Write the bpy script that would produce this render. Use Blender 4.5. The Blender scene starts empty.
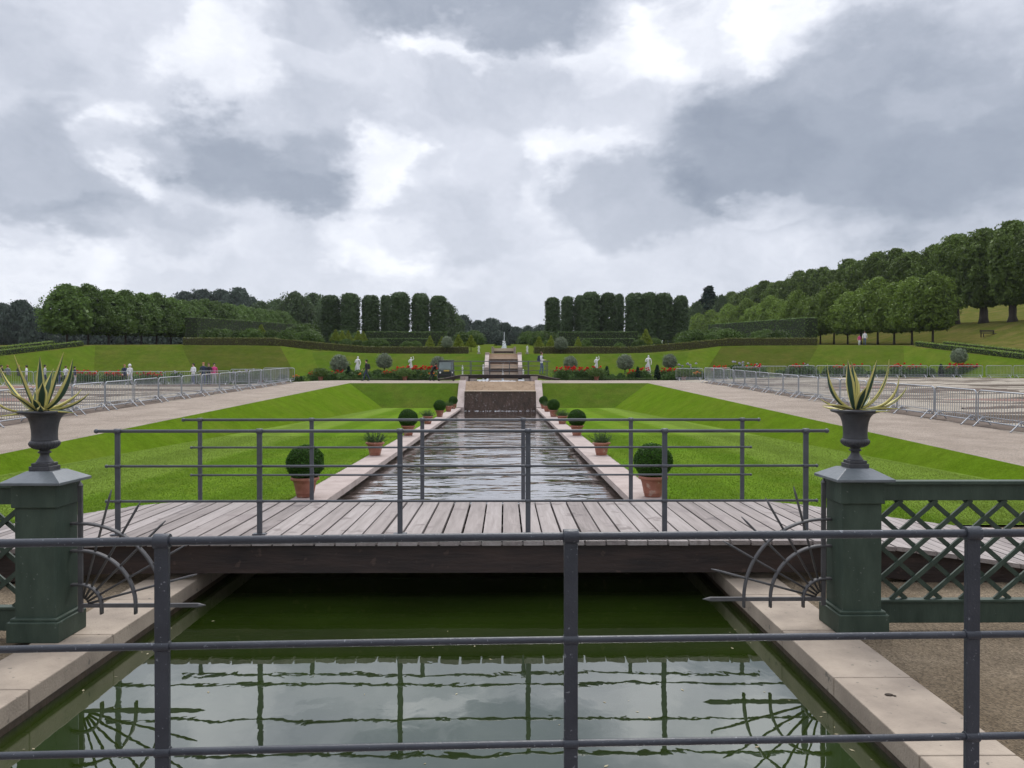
import bpy, bmesh, math, random
import numpy as np
from mathutils import Vector, Matrix, Euler
R_ = math.radians
random.seed(7)
scene = bpy.context.scene
COL = scene.collection

# ------------------------------------------------------------------ camera
F = 780.0
CAMX, CAMZ = 0.42, 1.95
cam = bpy.data.cameras.new("camera")
cam.sensor_width = 36.0
cam.lens = F / 1024 * 36
cam.clip_start = 0.05
cam.clip_end = 3000
camo = bpy.data.objects.new("camera", cam)
COL.objects.link(camo)
camo.location = (CAMX, 0, CAMZ)
camo.rotation_euler = (R_(90 - 0.44), 0, R_(-0.51))
scene.camera = camo

# ------------------------------------------------------------------ sky + sun
SUN_EL, SUN_AZ = 52.0, 8.0      # degrees; azimuth from +Y towards +X
SKY_GAIN = 1.0
scene.view_settings.view_transform = 'Standard'
scene.view_settings.look = 'None'
scene.view_settings.exposure = 0.32
scene.view_settings.gamma = 1.0
scene.view_settings.use_curve_mapping = False

def build_world():
    w = bpy.data.worlds.new("World")
    scene.world = w
    w.use_nodes = True
    nt = w.node_tree
    N, L = nt.nodes, nt.links
    N.clear()
    out = N.new('ShaderNodeOutputWorld')
    bg = N.new('ShaderNodeBackground')
    L.new(bg.outputs[0], out.inputs[0])
    def inp(sock, v):
        if isinstance(v, bpy.types.NodeSocket): L.new(v, sock)
        else: sock.default_value = v
    def math_(op, a, b=0.0, c=None, clamp=False):
        n = N.new('ShaderNodeMath'); n.operation = op; n.use_clamp = clamp
        inp(n.inputs[0], a); inp(n.inputs[1], b)
        if c is not None: inp(n.inputs[2], c)
        return n.outputs[0]
    def vec(op, a, b):
        n = N.new('ShaderNodeVectorMath'); n.operation = op
        inp(n.inputs[0], a); inp(n.inputs[1], b)
        return n.outputs['Value'] if op in ('LENGTH', 'DOT_PRODUCT') else n.outputs[0]
    sky = N.new('ShaderNodeTexSky'); sky.sky_type = 'NISHITA'; sky.sun_disc = False
    sky.sun_elevation = R_(SUN_EL); sky.sun_rotation = R_(SUN_AZ)
    tc = N.new('ShaderNodeTexCoord')
    D = tc.outputs['Generated']
    def noise(scale, detail, rough, v, lac=2.0):
        n = N.new('ShaderNodeTexNoise')
        n.inputs['Scale'].default_value = scale; n.inputs['Detail'].default_value = detail
        n.inputs['Roughness'].default_value = rough
        inp(n.inputs['Vector'], v)
        return n
    stretch = vec('MULTIPLY', D, (1, 1, 1.7))
    w1 = noise(5.0, 5, 0.55, stretch)
    w2 = noise(16.0, 5, 0.6, stretch)
    o1 = vec('MULTIPLY', vec('SUBTRACT', w1.outputs['Color'], (.5, .5, .5)), (.19, .19, .15))
    o2 = vec('MULTIPLY', vec('SUBTRACT', w2.outputs['Color'], (.5, .5, .5)), (.085, .085, .07))
    W = vec('ADD', vec('ADD', D, o1), o2)
    # cloud bodies: (azimuth px, altitude px, half width px, half height px, change)
    blobs = [
        (850, 130, 190, 110, -.34), (985, 190, 120, 85, -.12), (740, 160, 85, 62, -.16), (705, 35, 80, 55, .17),
        (775, 18, 50, 42, .16), (630, 40, 60, 50, .12), (500, -6, 150, 36, -.34), (330, 8, 80, 20, -.10), (455, 40, 55, 24, .19),
        (215, 45, 78, 55, .17), (250, 168, 105, 48, -.26), (205, 150, 60, 40, -.12), (300, 195, 70, 22, -.12), (368, 165, 42, 42, .19),
        (138, 150, 42, 50, .18), (45, 175, 95, 60, -.26), (120, 232, 110, 24, -.12), (10, 60, 70, 60, -.08), (150, 190, 26, 20, .12),
        (575, 158, 60, 30, .13), (545, 190, 30, 34, .07), (640, 205, 95, 42, -.20), (370, 245, 70, 34, .12), (520, 100, 90, 50, -.09),
        (20, 275, 100, 25, .10), (930, 265, 150, 18, -.06), (300, 105, 80, 34, -.10), (440, 225, 60, 40, -.08),
        (410, 272, 70, 20, .07), (770, 222, 55, 16, .12), (692, 95, 26, 60, .06), (180, 255, 60, 16, .06), (60, 120, 60, 22, .05),
        (940, 95, 40, 26, .07), (860, 60, 60, 22, .05),
    ]
    val = None
    for (px, py, rx, ry, dv) in blobs:
        v = Vector(((px - 505) / F, 1.0, (378 - py) / F))
        ln = v.length
        v.normalize()
        sx, sz = ln * F / rx, ln * F / ry
        d = vec('SUBTRACT', W, tuple(v))
        d = vec('MULTIPLY', d, (sx, min(sx, sz), sz))
        l = vec('LENGTH', d, (0, 0, 0))
        m = N.new('ShaderNodeMapRange'); m.interpolation_type = 'SMOOTHSTEP'
        m.inputs['From Min'].default_value = 1.20; m.inputs['From Max'].default_value = 0.66
        m.inputs['To Min'].default_value = 0.0; m.inputs['To Max'].default_value = dv
        L.new(l, m.inputs['Value'])
        val = m.outputs[0] if val is None else math_('ADD', val, m.outputs[0])
    f1 = noise(3.2, 8, 0.58, stretch)
    f2 = noise(9.0, 6, 0.6, W)
    t = math_('MULTIPLY_ADD', math_('SUBTRACT', f1.outputs['Fac'], .5), .26, .765)
    t = math_('MULTIPLY_ADD', math_('SUBTRACT', f2.outputs['Fac'], .5), .42, t)
    t = math_('ADD', t, val)
    ramp = N.new('ShaderNodeValToRGB')
    cr = ramp.color_ramp
    cr.elements[0].position = 0.12; cr.elements[0].color = (.215, .25, .315, 1)
    cr.elements[1].position = 1.0; cr.elements[1].color = (.83, .85, .905, 1)
    for p, c in ((.40, (.315, .35, .42)), (.62, (.45, .482, .555)), (.80, (.60, .627, .70))):
        e = cr.elements.new(p); e.color = (*c, 1)
    L.new(t, ramp.inputs[0])
    # an overcast sky is brighter towards the zenith
    sep = N.new('ShaderNodeSeparateXYZ'); L.new(D, sep.inputs[0])
    mz = N.new('ShaderNodeMapRange')
    for k, v in (('From Min', .46), ('From Max', .85), ('To Min', 1.0), ('To Max', 2.7)): mz.inputs[k].default_value = v
    L.new(sep.outputs['Z'], mz.inputs['Value'])
    cl = vec('SCALE', ramp.outputs['Color'], (0, 0, 0)).node
    # unseen sky behind the viewer darkened to shade surfaces facing the camera
    my = N.new('ShaderNodeMapRange'); my.interpolation_type = 'SMOOTHSTEP'
    for k, v in (('From Min', -.5), ('From Max', .35), ('To Min', .80), ('To Max', 1.0)): my.inputs[k].default_value = v
    L.new(sep.outputs['Y'], my.inputs['Value'])
    inp(cl.inputs['Scale'], math_('MULTIPLY', math_('MULTIPLY', mz.outputs[0], my.outputs[0]), SKY_GAIN))
    sk = N.new('ShaderNodeVectorMath'); sk.operation = 'SCALE'
    L.new(sky.outputs[0], sk.inputs[0]); sk.inputs['Scale'].default_value = 0.10
    mix = N.new('ShaderNodeMix'); mix.data_type = 'VECTOR'; mix.inputs[0].default_value = 0.96
    L.new(sk.outputs[0], mix.inputs[4]); L.new(cl.outputs[0], mix.inputs[5])
    L.new(mix.outputs[1], bg.inputs['Color'])
    bg.inputs['Strength'].default_value = 1.0
build_world()
sun = bpy.data.lights.new("sun", 'SUN')
sun.energy = 1.5; sun.angle = R_(25); sun.color = (1, .96, .9)
suno = bpy.data.objects.new("sun", sun); COL.objects.link(suno)
suno.rotation_euler = (R_(-(90 - SUN_EL)), 0, R_(-SUN_AZ))

# ------------------------------------------------------------------ materials
MATS = {}
def principled(name):
    m = bpy.data.materials.new(name); m.use_nodes = True
    b = m.node_tree.nodes['Principled BSDF']
    return m, m.node_tree, b
def mat(name, color, rough=.6, var=.25, scale=6.0, detail=6, bump=0.0, bump_scale=None, color2=None, metallic=0.0, spec=.5,
        fleck=None, fleck_scale=60, fleck_t=.66, rnd=0.0, stretch=(1, 1, 1)):
    m, nt, b = principled(name)
    N, L = nt.nodes, nt.links
    tc = N.new('ShaderNodeTexCoord')
    mp = N.new('ShaderNodeMapping'); mp.inputs['Scale'].default_value = stretch
    L.new(tc.outputs['Object'], mp.inputs[0])
    n = N.new('ShaderNodeTexNoise'); n.inputs['Scale'].default_value = scale; n.inputs['Detail'].default_value = detail
    n.inputs['Roughness'].default_value = .62
    L.new(mp.outputs[0], n.inputs['Vector'])
    r = N.new('ShaderNodeValToRGB')
    c2 = color2 or tuple(min(1, c * (1 + var)) for c in color)
    c1 = color if color2 else tuple(c * (1 - var) for c in color)
    r.color_ramp.elements[0].position = .3; r.color_ramp.elements[0].color = (*c1, 1)
    r.color_ramp.elements[1].position = .7; r.color_ramp.elements[1].color = (*c2, 1)
    L.new(n.outputs['Fac'], r.inputs[0])
    colour = r.outputs[0]
    if fleck:
        n2 = N.new('ShaderNodeTexNoise'); n2.inputs['Scale'].default_value = fleck_scale; n2.inputs['Detail'].default_value = 3
        L.new(tc.outputs['Object'], n2.inputs['Vector'])
        r2 = N.new('ShaderNodeValToRGB')
        r2.color_ramp.elements[0].position = fleck_t; r2.color_ramp.elements[1].position = fleck_t + .06
        r2.color_ramp.elements[0].color = (0, 0, 0, 1); r2.color_ramp.elements[1].color = (.8, .8, .8, 1)
        L.new(n2.outputs['Fac'], r2.inputs[0])
        mx = N.new('ShaderNodeMix'); mx.data_type = 'RGBA'
        L.new(r2.outputs[0], mx.inputs[0]); L.new(colour, mx.inputs[6]); mx.inputs[7].default_value = (*fleck, 1)
        colour = mx.outputs[2]
    if rnd:
        oi = N.new('ShaderNodeObjectInfo')
        mr = N.new('ShaderNodeMapRange'); mr.inputs['To Min'].default_value = 1 - rnd; mr.inputs['To Max'].default_value = 1 + rnd
        L.new(oi.outputs['Random'], mr.inputs['Value'])
        sc = N.new('ShaderNodeVectorMath'); sc.operation = 'SCALE'
        L.new(colour, sc.inputs[0]); L.new(mr.outputs[0], sc.inputs['Scale'])
        colour = sc.outputs[0]
    L.new(colour, b.inputs['Base Color'])
    b.inputs['Roughness'].default_value = rough
    b.inputs['Metallic'].default_value = metallic
    b.inputs['Specular IOR Level'].default_value = spec
    if bump:
        n3 = N.new('ShaderNodeTexNoise'); n3.inputs['Scale'].default_value = bump_scale or scale * 4; n3.inputs['Detail'].default_value = 6
        L.new(mp.outputs[0], n3.inputs['Vector'])
        bp = N.new('ShaderNodeBump'); bp.inputs['Strength'].default_value = 1.0; bp.inputs['Distance'].default_value = bump
        L.new(n3.outputs['Fac'], bp.inputs['Height']); L.new(bp.outputs[0], b.inputs['Normal'])
    MATS[name] = m
    return m

def leaf_mat(name, color, var=.35, rnd=.12, rough=.55, trans=.28):
    """leaf colour: base * per-leaf tone attribute * per-plant random"""
    m, nt, b = principled(name)
    N, L = nt.nodes, nt.links
    at = N.new('ShaderNodeAttribute'); at.attribute_name = 'tone'
    mr = N.new('ShaderNodeMapRange'); mr.inputs['To Min'].default_value = 1 - var; mr.inputs['To Max'].default_value = 1 + var
    L.new(at.outputs['Fac'], mr.inputs['Value'])
    oi = N.new('ShaderNodeObjectInfo')
    mr2 = N.new('ShaderNodeMapRange'); mr2.inputs['To Min'].default_value = 1 - rnd; mr2.inputs['To Max'].default_value = 1 + rnd
    L.new(oi.outputs['Random'], mr2.inputs['Value'])
    mu = N.new('ShaderNodeMath'); mu.operation = 'MULTIPLY'
    L.new(mr.outputs[0], mu.inputs[0]); L.new(mr2.outputs[0], mu.inputs[1])
    sc = N.new('ShaderNodeVectorMath'); sc.operation = 'SCALE'; sc.inputs[0].default_value = color
    L.new(mu.outputs[0], sc.inputs['Scale'])
    L.new(sc.outputs[0], b.inputs['Base Color'])
    b.inputs['Roughness'].default_value = rough
    b.inputs['Specular IOR Level'].default_value = .15
    if trans:
        out = N['Material Output']
        tr = N.new('ShaderNodeBsdfTranslucent'); L.new(sc.outputs[0], tr.inputs['Color'])
        ms = N.new('ShaderNodeMixShader'); ms.inputs[0].default_value = trans
        L.new(b.outputs[0], ms.inputs[1]); L.new(tr.outputs[0], ms.inputs[2]); L.new(ms.outputs[0], out.inputs['Surface'])
    MATS[name] = m
    return m

def grass_mat(name, color, dry, dryness=.35, nap=False):
    m, nt, b = principled(name)
    N, L = nt.nodes, nt.links
    tc = N.new('ShaderNodeTexCoord'); P = tc.outputs['Object']
    def noise(scale, detail=5, v=P, rough=.6):
        n = N.new('ShaderNodeTexNoise'); n.inputs['Scale'].default_value = scale; n.inputs['Detail'].default_value = detail
        n.inputs['Roughness'].default_value = rough
        L.new(v, n.inputs['Vector']); return n.outputs['Fac']
    def ramp(f, a, c, lo, hi):
        r = N.new('ShaderNodeMapRange'); r.inputs['From Min'].default_value = a; r.inputs['From Max'].default_value = c
        r.inputs['To Min'].default_value = lo; r.inputs['To Max'].default_value = hi
        L.new(f, r.inputs['Value']); return r.outputs[0]
    def mul(a, c):
        n = N.new('ShaderNodeMath'); n.operation = 'MULTIPLY'; L.new(a, n.inputs[0]); L.new(c, n.inputs[1]); return n.outputs[0]
    mx = N.new('ShaderNodeMix'); mx.data_type = 'RGBA'
    mx.inputs[6].default_value = (*color, 1); mx.inputs[7].default_value = (*dry, 1)
    L.new(ramp(noise(.45, 6), .42, .75, dryness * .35, min(1, dryness * 2)), mx.inputs[0])
    tone = mul(mul(ramp(noise(34, 4), .3, .7, .80, 1.20), ramp(noise(9, 5), .3, .7, .86, 1.14)), ramp(noise(1.6, 6), .3, .7, .86, 1.14))
    if nap:   # paler strip where the mower ran the other way, beside the banks, and faint lengthwise passes
        sp = N.new('ShaderNodeSeparateXYZ'); L.new(P, sp.inputs[0])
        ab = N.new('ShaderNodeMath'); ab.operation = 'ABSOLUTE'; L.new(sp.outputs[0], ab.inputs[0])
        ad = N.new('ShaderNodeMath'); ad.operation = 'ADD'; L.new(ab.outputs[0], ad.inputs[0])
        L.new(ramp(noise(.3, 3), .3, .7, -.35, .35), ad.inputs[1])
        pale = ramp(ad.outputs[0], 6.3, 6.7, 0, 1)
        wv = N.new('ShaderNodeTexWave'); wv.wave_type = 'BANDS'; wv.bands_direction = 'X'
        wv.inputs['Scale'].default_value = .16; wv.inputs['Distortion'].default_value = .6; wv.inputs['Detail'].default_value = 2
        L.new(P, wv.inputs['Vector'])
        tone = mul(tone, ramp(wv.outputs['Fac'], .35, .65, .90, 1.10))
        m2 = N.new('ShaderNodeMix'); m2.data_type = 'RGBA'
        L.new(pale, m2.inputs[0]); L.new(mx.outputs[2], m2.inputs[6])
        m2.inputs[7].default_value = (color[0] * 1.45, color[1] * 1.12, color[2] * 2.4, 1)
        base = m2.outputs[2]
    else:
        base = mx.outputs[2]
    sc = N.new('ShaderNodeVectorMath'); sc.operation = 'SCALE'
    L.new(base, sc.inputs[0]); L.new(tone, sc.inputs['Scale'])
    L.new(sc.outputs[0], b.inputs['Base Color'])
    b.inputs['Roughness'].default_value = .9; b.inputs['Specular IOR Level'].default_value = 0.0
    bp = N.new('ShaderNodeBump'); bp.inputs['Distance'].default_value = .03; bp.inputs['Strength'].default_value = .8
    L.new(noise(45, 4), bp.inputs['Height']); L.new(bp.outputs[0], b.inputs['Normal'])
    MATS[name] = m
    return m

def water_mat(name, base, ior, waves, rough=.02, extra_mirror=0):
    """waves: list of (noise scale, stretch xyz, distance)"""
    m, nt, b = principled(name)
    N, L = nt.nodes, nt.links
    tc = N.new('ShaderNodeTexCoord')
    prev = None
    for (s, st, dist) in waves:
        mp = N.new('ShaderNodeMapping'); mp.inputs['Scale'].default_value = st
        L.new(tc.outputs['Object'], mp.inputs[0])
        n = N.new('ShaderNodeTexNoise'); n.inputs['Scale'].default_value = s; n.inputs['Detail'].default_value = 2.5
        n.inputs['Distortion'].default_value = .4
        L.new(mp.outputs[0], n.inputs['Vector'])
        bp = N.new('ShaderNodeBump'); bp.inputs['Distance'].default_value = dist; bp.inputs['Strength'].default_value = 1
        L.new(n.outputs['Fac'], bp.inputs['Height'])
        if prev: L.new(prev, bp.inputs['Normal'])
        prev = bp.outputs[0]
    if prev: L.new(prev, b.inputs['Normal'])
    n = N.new('ShaderNodeTexNoise'); n.inputs['Scale'].default_value = .7; n.inputs['Detail'].default_value = 4
    L.new(tc.outputs['Object'], n.inputs['Vector'])
    r = N.new('ShaderNodeValToRGB')
    r.color_ramp.elements[0].position = .3; r.color_ramp.elements[0].color = (*[c * .7 for c in base], 1)
    r.color_ramp.elements[1].position = .7; r.color_ramp.elements[1].color = (*[c * 1.3 for c in base], 1)
    L.new(n.outputs['Fac'], r.inputs[0]); L.new(r.outputs[0], b.inputs['Base Color'])
    b.inputs['Roughness'].default_value = rough; b.inputs['IOR'].default_value = ior
    if extra_mirror:      # extra mirror layer added to brighten the reflected sky
        gl = N.new('ShaderNodeBsdfGlossy'); gl.inputs['Roughness'].default_value = rough
        if prev: L.new(prev, gl.inputs['Normal'])
        ms = N.new('ShaderNodeMixShader'); ms.inputs[0].default_value = extra_mirror
        L.new(b.outputs[0], ms.inputs[1]); L.new(gl.outputs[0], ms.inputs[2]); L.new(ms.outputs[0], N['Material Output'].inputs['Surface'])
    MATS[name] = m
    return m

GR = (.086, .166, .012)
grass_mat('lawn_grass', GR, (.17, .175, .035), .22, nap=True)
grass_mat('bank_grass_shaded', (.056, .104, .009), (.13, .12, .03), .28)  # shade of the banks facing the viewer put into a darker grass colour
grass_mat('bank_grass_green', (.080, .142, .008), (.15, .15, .03), .16)
grass_mat('bank_grass_olive', (.070, .118, .010), (.15, .135, .030), .22)
grass_mat('bank_grass_mid', (.062, .098, .010), (.13, .115, .030), .26)
grass_mat('bank_grass_dry', (.050, .074, .009), (.10, .085, .025), .34)
grass_mat('terrain_grass', (.066, .085, .014), (.15, .115, .042), .45)
def gravel_mat(name, c1, c2, patch=None, patch_t=.62, stretch=(1, 1, 1)):
    m, nt, b = principled(name)
    N, L = nt.nodes, nt.links
    tc = N.new('ShaderNodeTexCoord'); P = tc.outputs['Object']
    v = N.new('ShaderNodeTexVoronoi'); v.inputs['Scale'].default_value = 75; L.new(P, v.inputs['Vector'])
    n = N.new('ShaderNodeTexNoise'); n.inputs['Scale'].default_value = .8; n.inputs['Detail'].default_value = 9; n.inputs['Roughness'].default_value = .68
    L.new(P, n.inputs['Vector'])
    r = N.new('ShaderNodeValToRGB')
    r.color_ramp.elements[0].position = .36; r.color_ramp.elements[0].color = (*c1, 1)
    r.color_ramp.elements[1].position = .66; r.color_ramp.elements[1].color = (*c2, 1)
    L.new(n.outputs['Fac'], r.inputs[0])
    sp = N.new('ShaderNodeSeparateColor'); L.new(v.outputs['Color'], sp.inputs[0])
    mr = N.new('ShaderNodeMapRange'); mr.inputs['To Min'].default_value = .62; mr.inputs['To Max'].default_value = 1.38
    L.new(sp.outputs[0], mr.inputs['Value'])
    sc = N.new('ShaderNodeVectorMath'); sc.operation = 'SCALE'; L.new(r.outputs[0], sc.inputs[0]); L.new(mr.outputs[0], sc.inputs['Scale'])
    col = sc.outputs[0]
    if patch:
        mp = N.new('ShaderNodeMapping'); mp.inputs['Scale'].default_value = stretch; L.new(P, mp.inputs[0])
        n2 = N.new('ShaderNodeTexNoise'); n2.inputs['Scale'].default_value = .33; n2.inputs['Detail'].default_value = 5; n2.inputs['Distortion'].default_value = 1.2
        L.new(mp.outputs[0], n2.inputs['Vector'])
        r2 = N.new('ShaderNodeValToRGB')
        r2.color_ramp.elements[0].position = patch_t; r2.color_ramp.elements[0].color = (0, 0, 0, 1)
        r2.color_ramp.elements[1].position = patch_t + .04; r2.color_ramp.elements[1].color = (1, 1, 1, 1)
        L.new(n2.outputs['Fac'], r2.inputs[0])
        mx = N.new('ShaderNodeMix'); mx.data_type = 'RGBA'; L.new(r2.outputs[0], mx.inputs[0]); L.new(col, mx.inputs[6]); mx.inputs[7].default_value = (*patch, 1)
        col = mx.outputs[2]
    L.new(col, b.inputs['Base Color']); b.inputs['Roughness'].default_value = .85; b.inputs['Specular IOR Level'].default_value = .2
    bp = N.new('ShaderNodeBump'); bp.inputs['Distance'].default_value = .012
    L.new(v.outputs['Distance'], bp.inputs['Height']); L.new(bp.outputs[0], b.inputs['Normal'])
    MATS[name] = m
gravel_mat('gravel', (.115, .085, .052), (.225, .175, .118))
gravel_mat('path_gravel', (.245, .197, .155), (.345, .285, .230))
gravel_mat('parterre_gravel', (.27, .232, .182), (.40, .352, .285), (.075, .054, .036), .515, (.55, 1.5, 1))
mat('kerb_stone', (.215, .172, .132), .78, color2=(.37, .302, .232), scale=2.4, bump=.004, bump_scale=60, fleck=(.12, .105, .08), fleck_scale=17, fleck_t=.655)
mat('pink_stone', (.27, .21, .185), .78, color2=(.40, .325, .29), scale=2.0, bump=.004, bump_scale=50, fleck=(.17, .13, .11), fleck_scale=11, fleck_t=.665)
mat('tan_stone', (.46, .345, .245), .7, color2=(.60, .475, .36), scale=2.2, bump=.004, bump_scale=30, stretch=(1, 1, 4))
mat('wet_brick', (.034, .019, .012), .4, color2=(.100, .060, .042), scale=4, bump=.04, bump_scale=14, fleck=(.20, .17, .16), fleck_scale=8, fleck_t=.62, stretch=(1, 1, .5))
mat('pool_wall', (.04, .026, .015), .6, color2=(.11, .075, .045), scale=5, bump=.01)
mat('deck_wood', (.19, .16, .145), .78, color2=(.305, .262, .242), scale=2.2, bump=.006, bump_scale=9, stretch=(7, .5, 7), fleck=(.20, .165, .155), fleck_scale=3.0, fleck_t=.60)
mat('deck_wood_pale', (.23, .197, .180), .78, color2=(.35, .306, .285), scale=2.6, bump=.006, bump_scale=9, stretch=(7, .5, 7), fleck=(.16, .13, .12), fleck_scale=4, fleck_t=.62)
mat('deck_wood_dark', (.152, .126, .114), .8, color2=(.262, .224, .206), scale=2.4, bump=.006, bump_scale=9, stretch=(7, .5, 7), fleck=(.11, .09, .085), fleck_scale=3, fleck_t=.6)
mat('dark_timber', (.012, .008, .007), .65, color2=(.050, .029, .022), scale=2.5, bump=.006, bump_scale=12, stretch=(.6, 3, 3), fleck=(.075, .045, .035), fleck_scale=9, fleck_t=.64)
mat('iron', (.019, .022, .030), .42, color2=(.034, .038, .048), scale=8, bump=.0015, bump_scale=120, fleck=(.20, .21, .23), fleck_scale=70, fleck_t=.665, spec=.5)
mat('iron_rail', (.060, .064, .074), .45, color2=(.088, .092, .102), scale=8, bump=.0012, bump_scale=120, fleck=(.22, .23, .25), fleck_scale=60, fleck_t=.68)
mat('iron_fan', (.058, .056, .058), .5, color2=(.105, .10, .10), scale=8, bump=.001, bump_scale=120)
mat('green_paint', (.020, .036, .023), .62, color2=(.046, .070, .048), scale=4, bump=.0015, bump_scale=40, stretch=(2, 2, .6), fleck=(.12, .14, .12), fleck_scale=38, fleck_t=.69)
mat('lead_cap', (.085, .098, .105), .32, color2=(.14, .155, .163), scale=4, bump=.002, bump_scale=30, spec=.6)
mat('urn_lead', (.030, .030, .034), .5, color2=(.062, .062, .068), scale=9, bump=.003, bump_scale=60)
mat('terracotta', (.235, .085, .052), .8, color2=(.36, .155, .105), scale=6, bump=.004, bump_scale=50, fleck=(.42, .30, .24), fleck_scale=8, fleck_t=.61, rnd=.14)
mat('soil', (.035, .025, .016), .9, color2=(.07, .05, .032), scale=14, bump=.02)
mat('galvanised', (.28, .295, .32), .45, color2=(.40, .415, .44), scale=5, metallic=.5, spec=.5)
mat('bark', (.035, .028, .022), .85, color2=(.075, .06, .048), scale=4, bump=.03, stretch=(1, 1, .3))
mat('marble', (.60, .59, .58), .55, color2=(.75, .74, .72), scale=4, bump=.004)
mat('plinth_stone', (.26, .24, .22), .8, color2=(.40, .37, .34), scale=5, bump=.006)
mat('spray', (.80, .83, .86), .4, color2=(.92, .94, .96), scale=6)
mat('skin', (.55, .33, .24), .55, var=.06)
mat('earth_strip', (.065, .045, .030), .9, color2=(.13, .09, .065), scale=3, bump=.03)
mat('rust_strip', (.15, .075, .052), .8, color2=(.23, .125, .09), scale=4, bump=.01)
leaf_mat('leaf_lime', (.098, .160, .036), .42, .24)
leaf_mat('leaf_lime_light', (.145, .215, .034), .42, .24)
leaf_mat('leaf_lime_tall', (.108, .160, .032), .42, .24)
leaf_mat('leaf_column', (.085, .130, .052), .40, .20)
leaf_mat('leaf_wood', (.075, .112, .044), .42, .22)
leaf_mat('leaf_wood_hazed', (.056, .080, .058), .40, .18)  # bluish distance haze put into the leaf colour of far trees
leaf_mat('leaf_box', (.040, .098, .012), .45, .10)
leaf_mat('leaf_herb', (.075, .125, .045), .40, .12)
leaf_mat('leaf_cone', (.190, .240, .024), .35, .15)
leaf_mat('leaf_hedge', (.080, .130, .036), .40, .10)
leaf_mat('leaf_beech', (.125, .135, .034), .40, .08)
leaf_mat('leaf_bush', (.072, .120, .024), .42, .35)
leaf_mat('leaf_olive', (.21, .25, .165), .38, .10)
leaf_mat('leaf_conifer', (.016, .036, .020), .40, .12)
leaf_mat('leaf_flower', (.085, .150, .040), .42, .20)
leaf_mat('petal_red', (.62, .03, .02), .30, .10, trans=.2)
leaf_mat('petal_orange', (.75, .25, .04), .30, .10, trans=.2)
leaf_mat('petal_pale', (.48, .45, .55), .25, .10, trans=.2)
leaf_mat('agave_green', (.050, .095, .068), .12, .05, .40, 0)
leaf_mat('agave_yellow', (.62, .55, .19), .12, .05, .45, 0)
water_mat('pond_water', (.0165, .029, .0035), 1.9, [(.9, (1, 1, 1), .0035), (5.0, (1, .7, 1), .0008)], .012, .20)
water_mat('canal_water', (.060, .040, .030), 1.75, [(.62, (.8, 1.2, 1), .085), (2.0, (.75, 1.3, 1), .020)], .06, .55)
water_mat('upper_water', (.05, .04, .035), 1.5, [(2.0, (1, 1, 1), .05)], .05)

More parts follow.
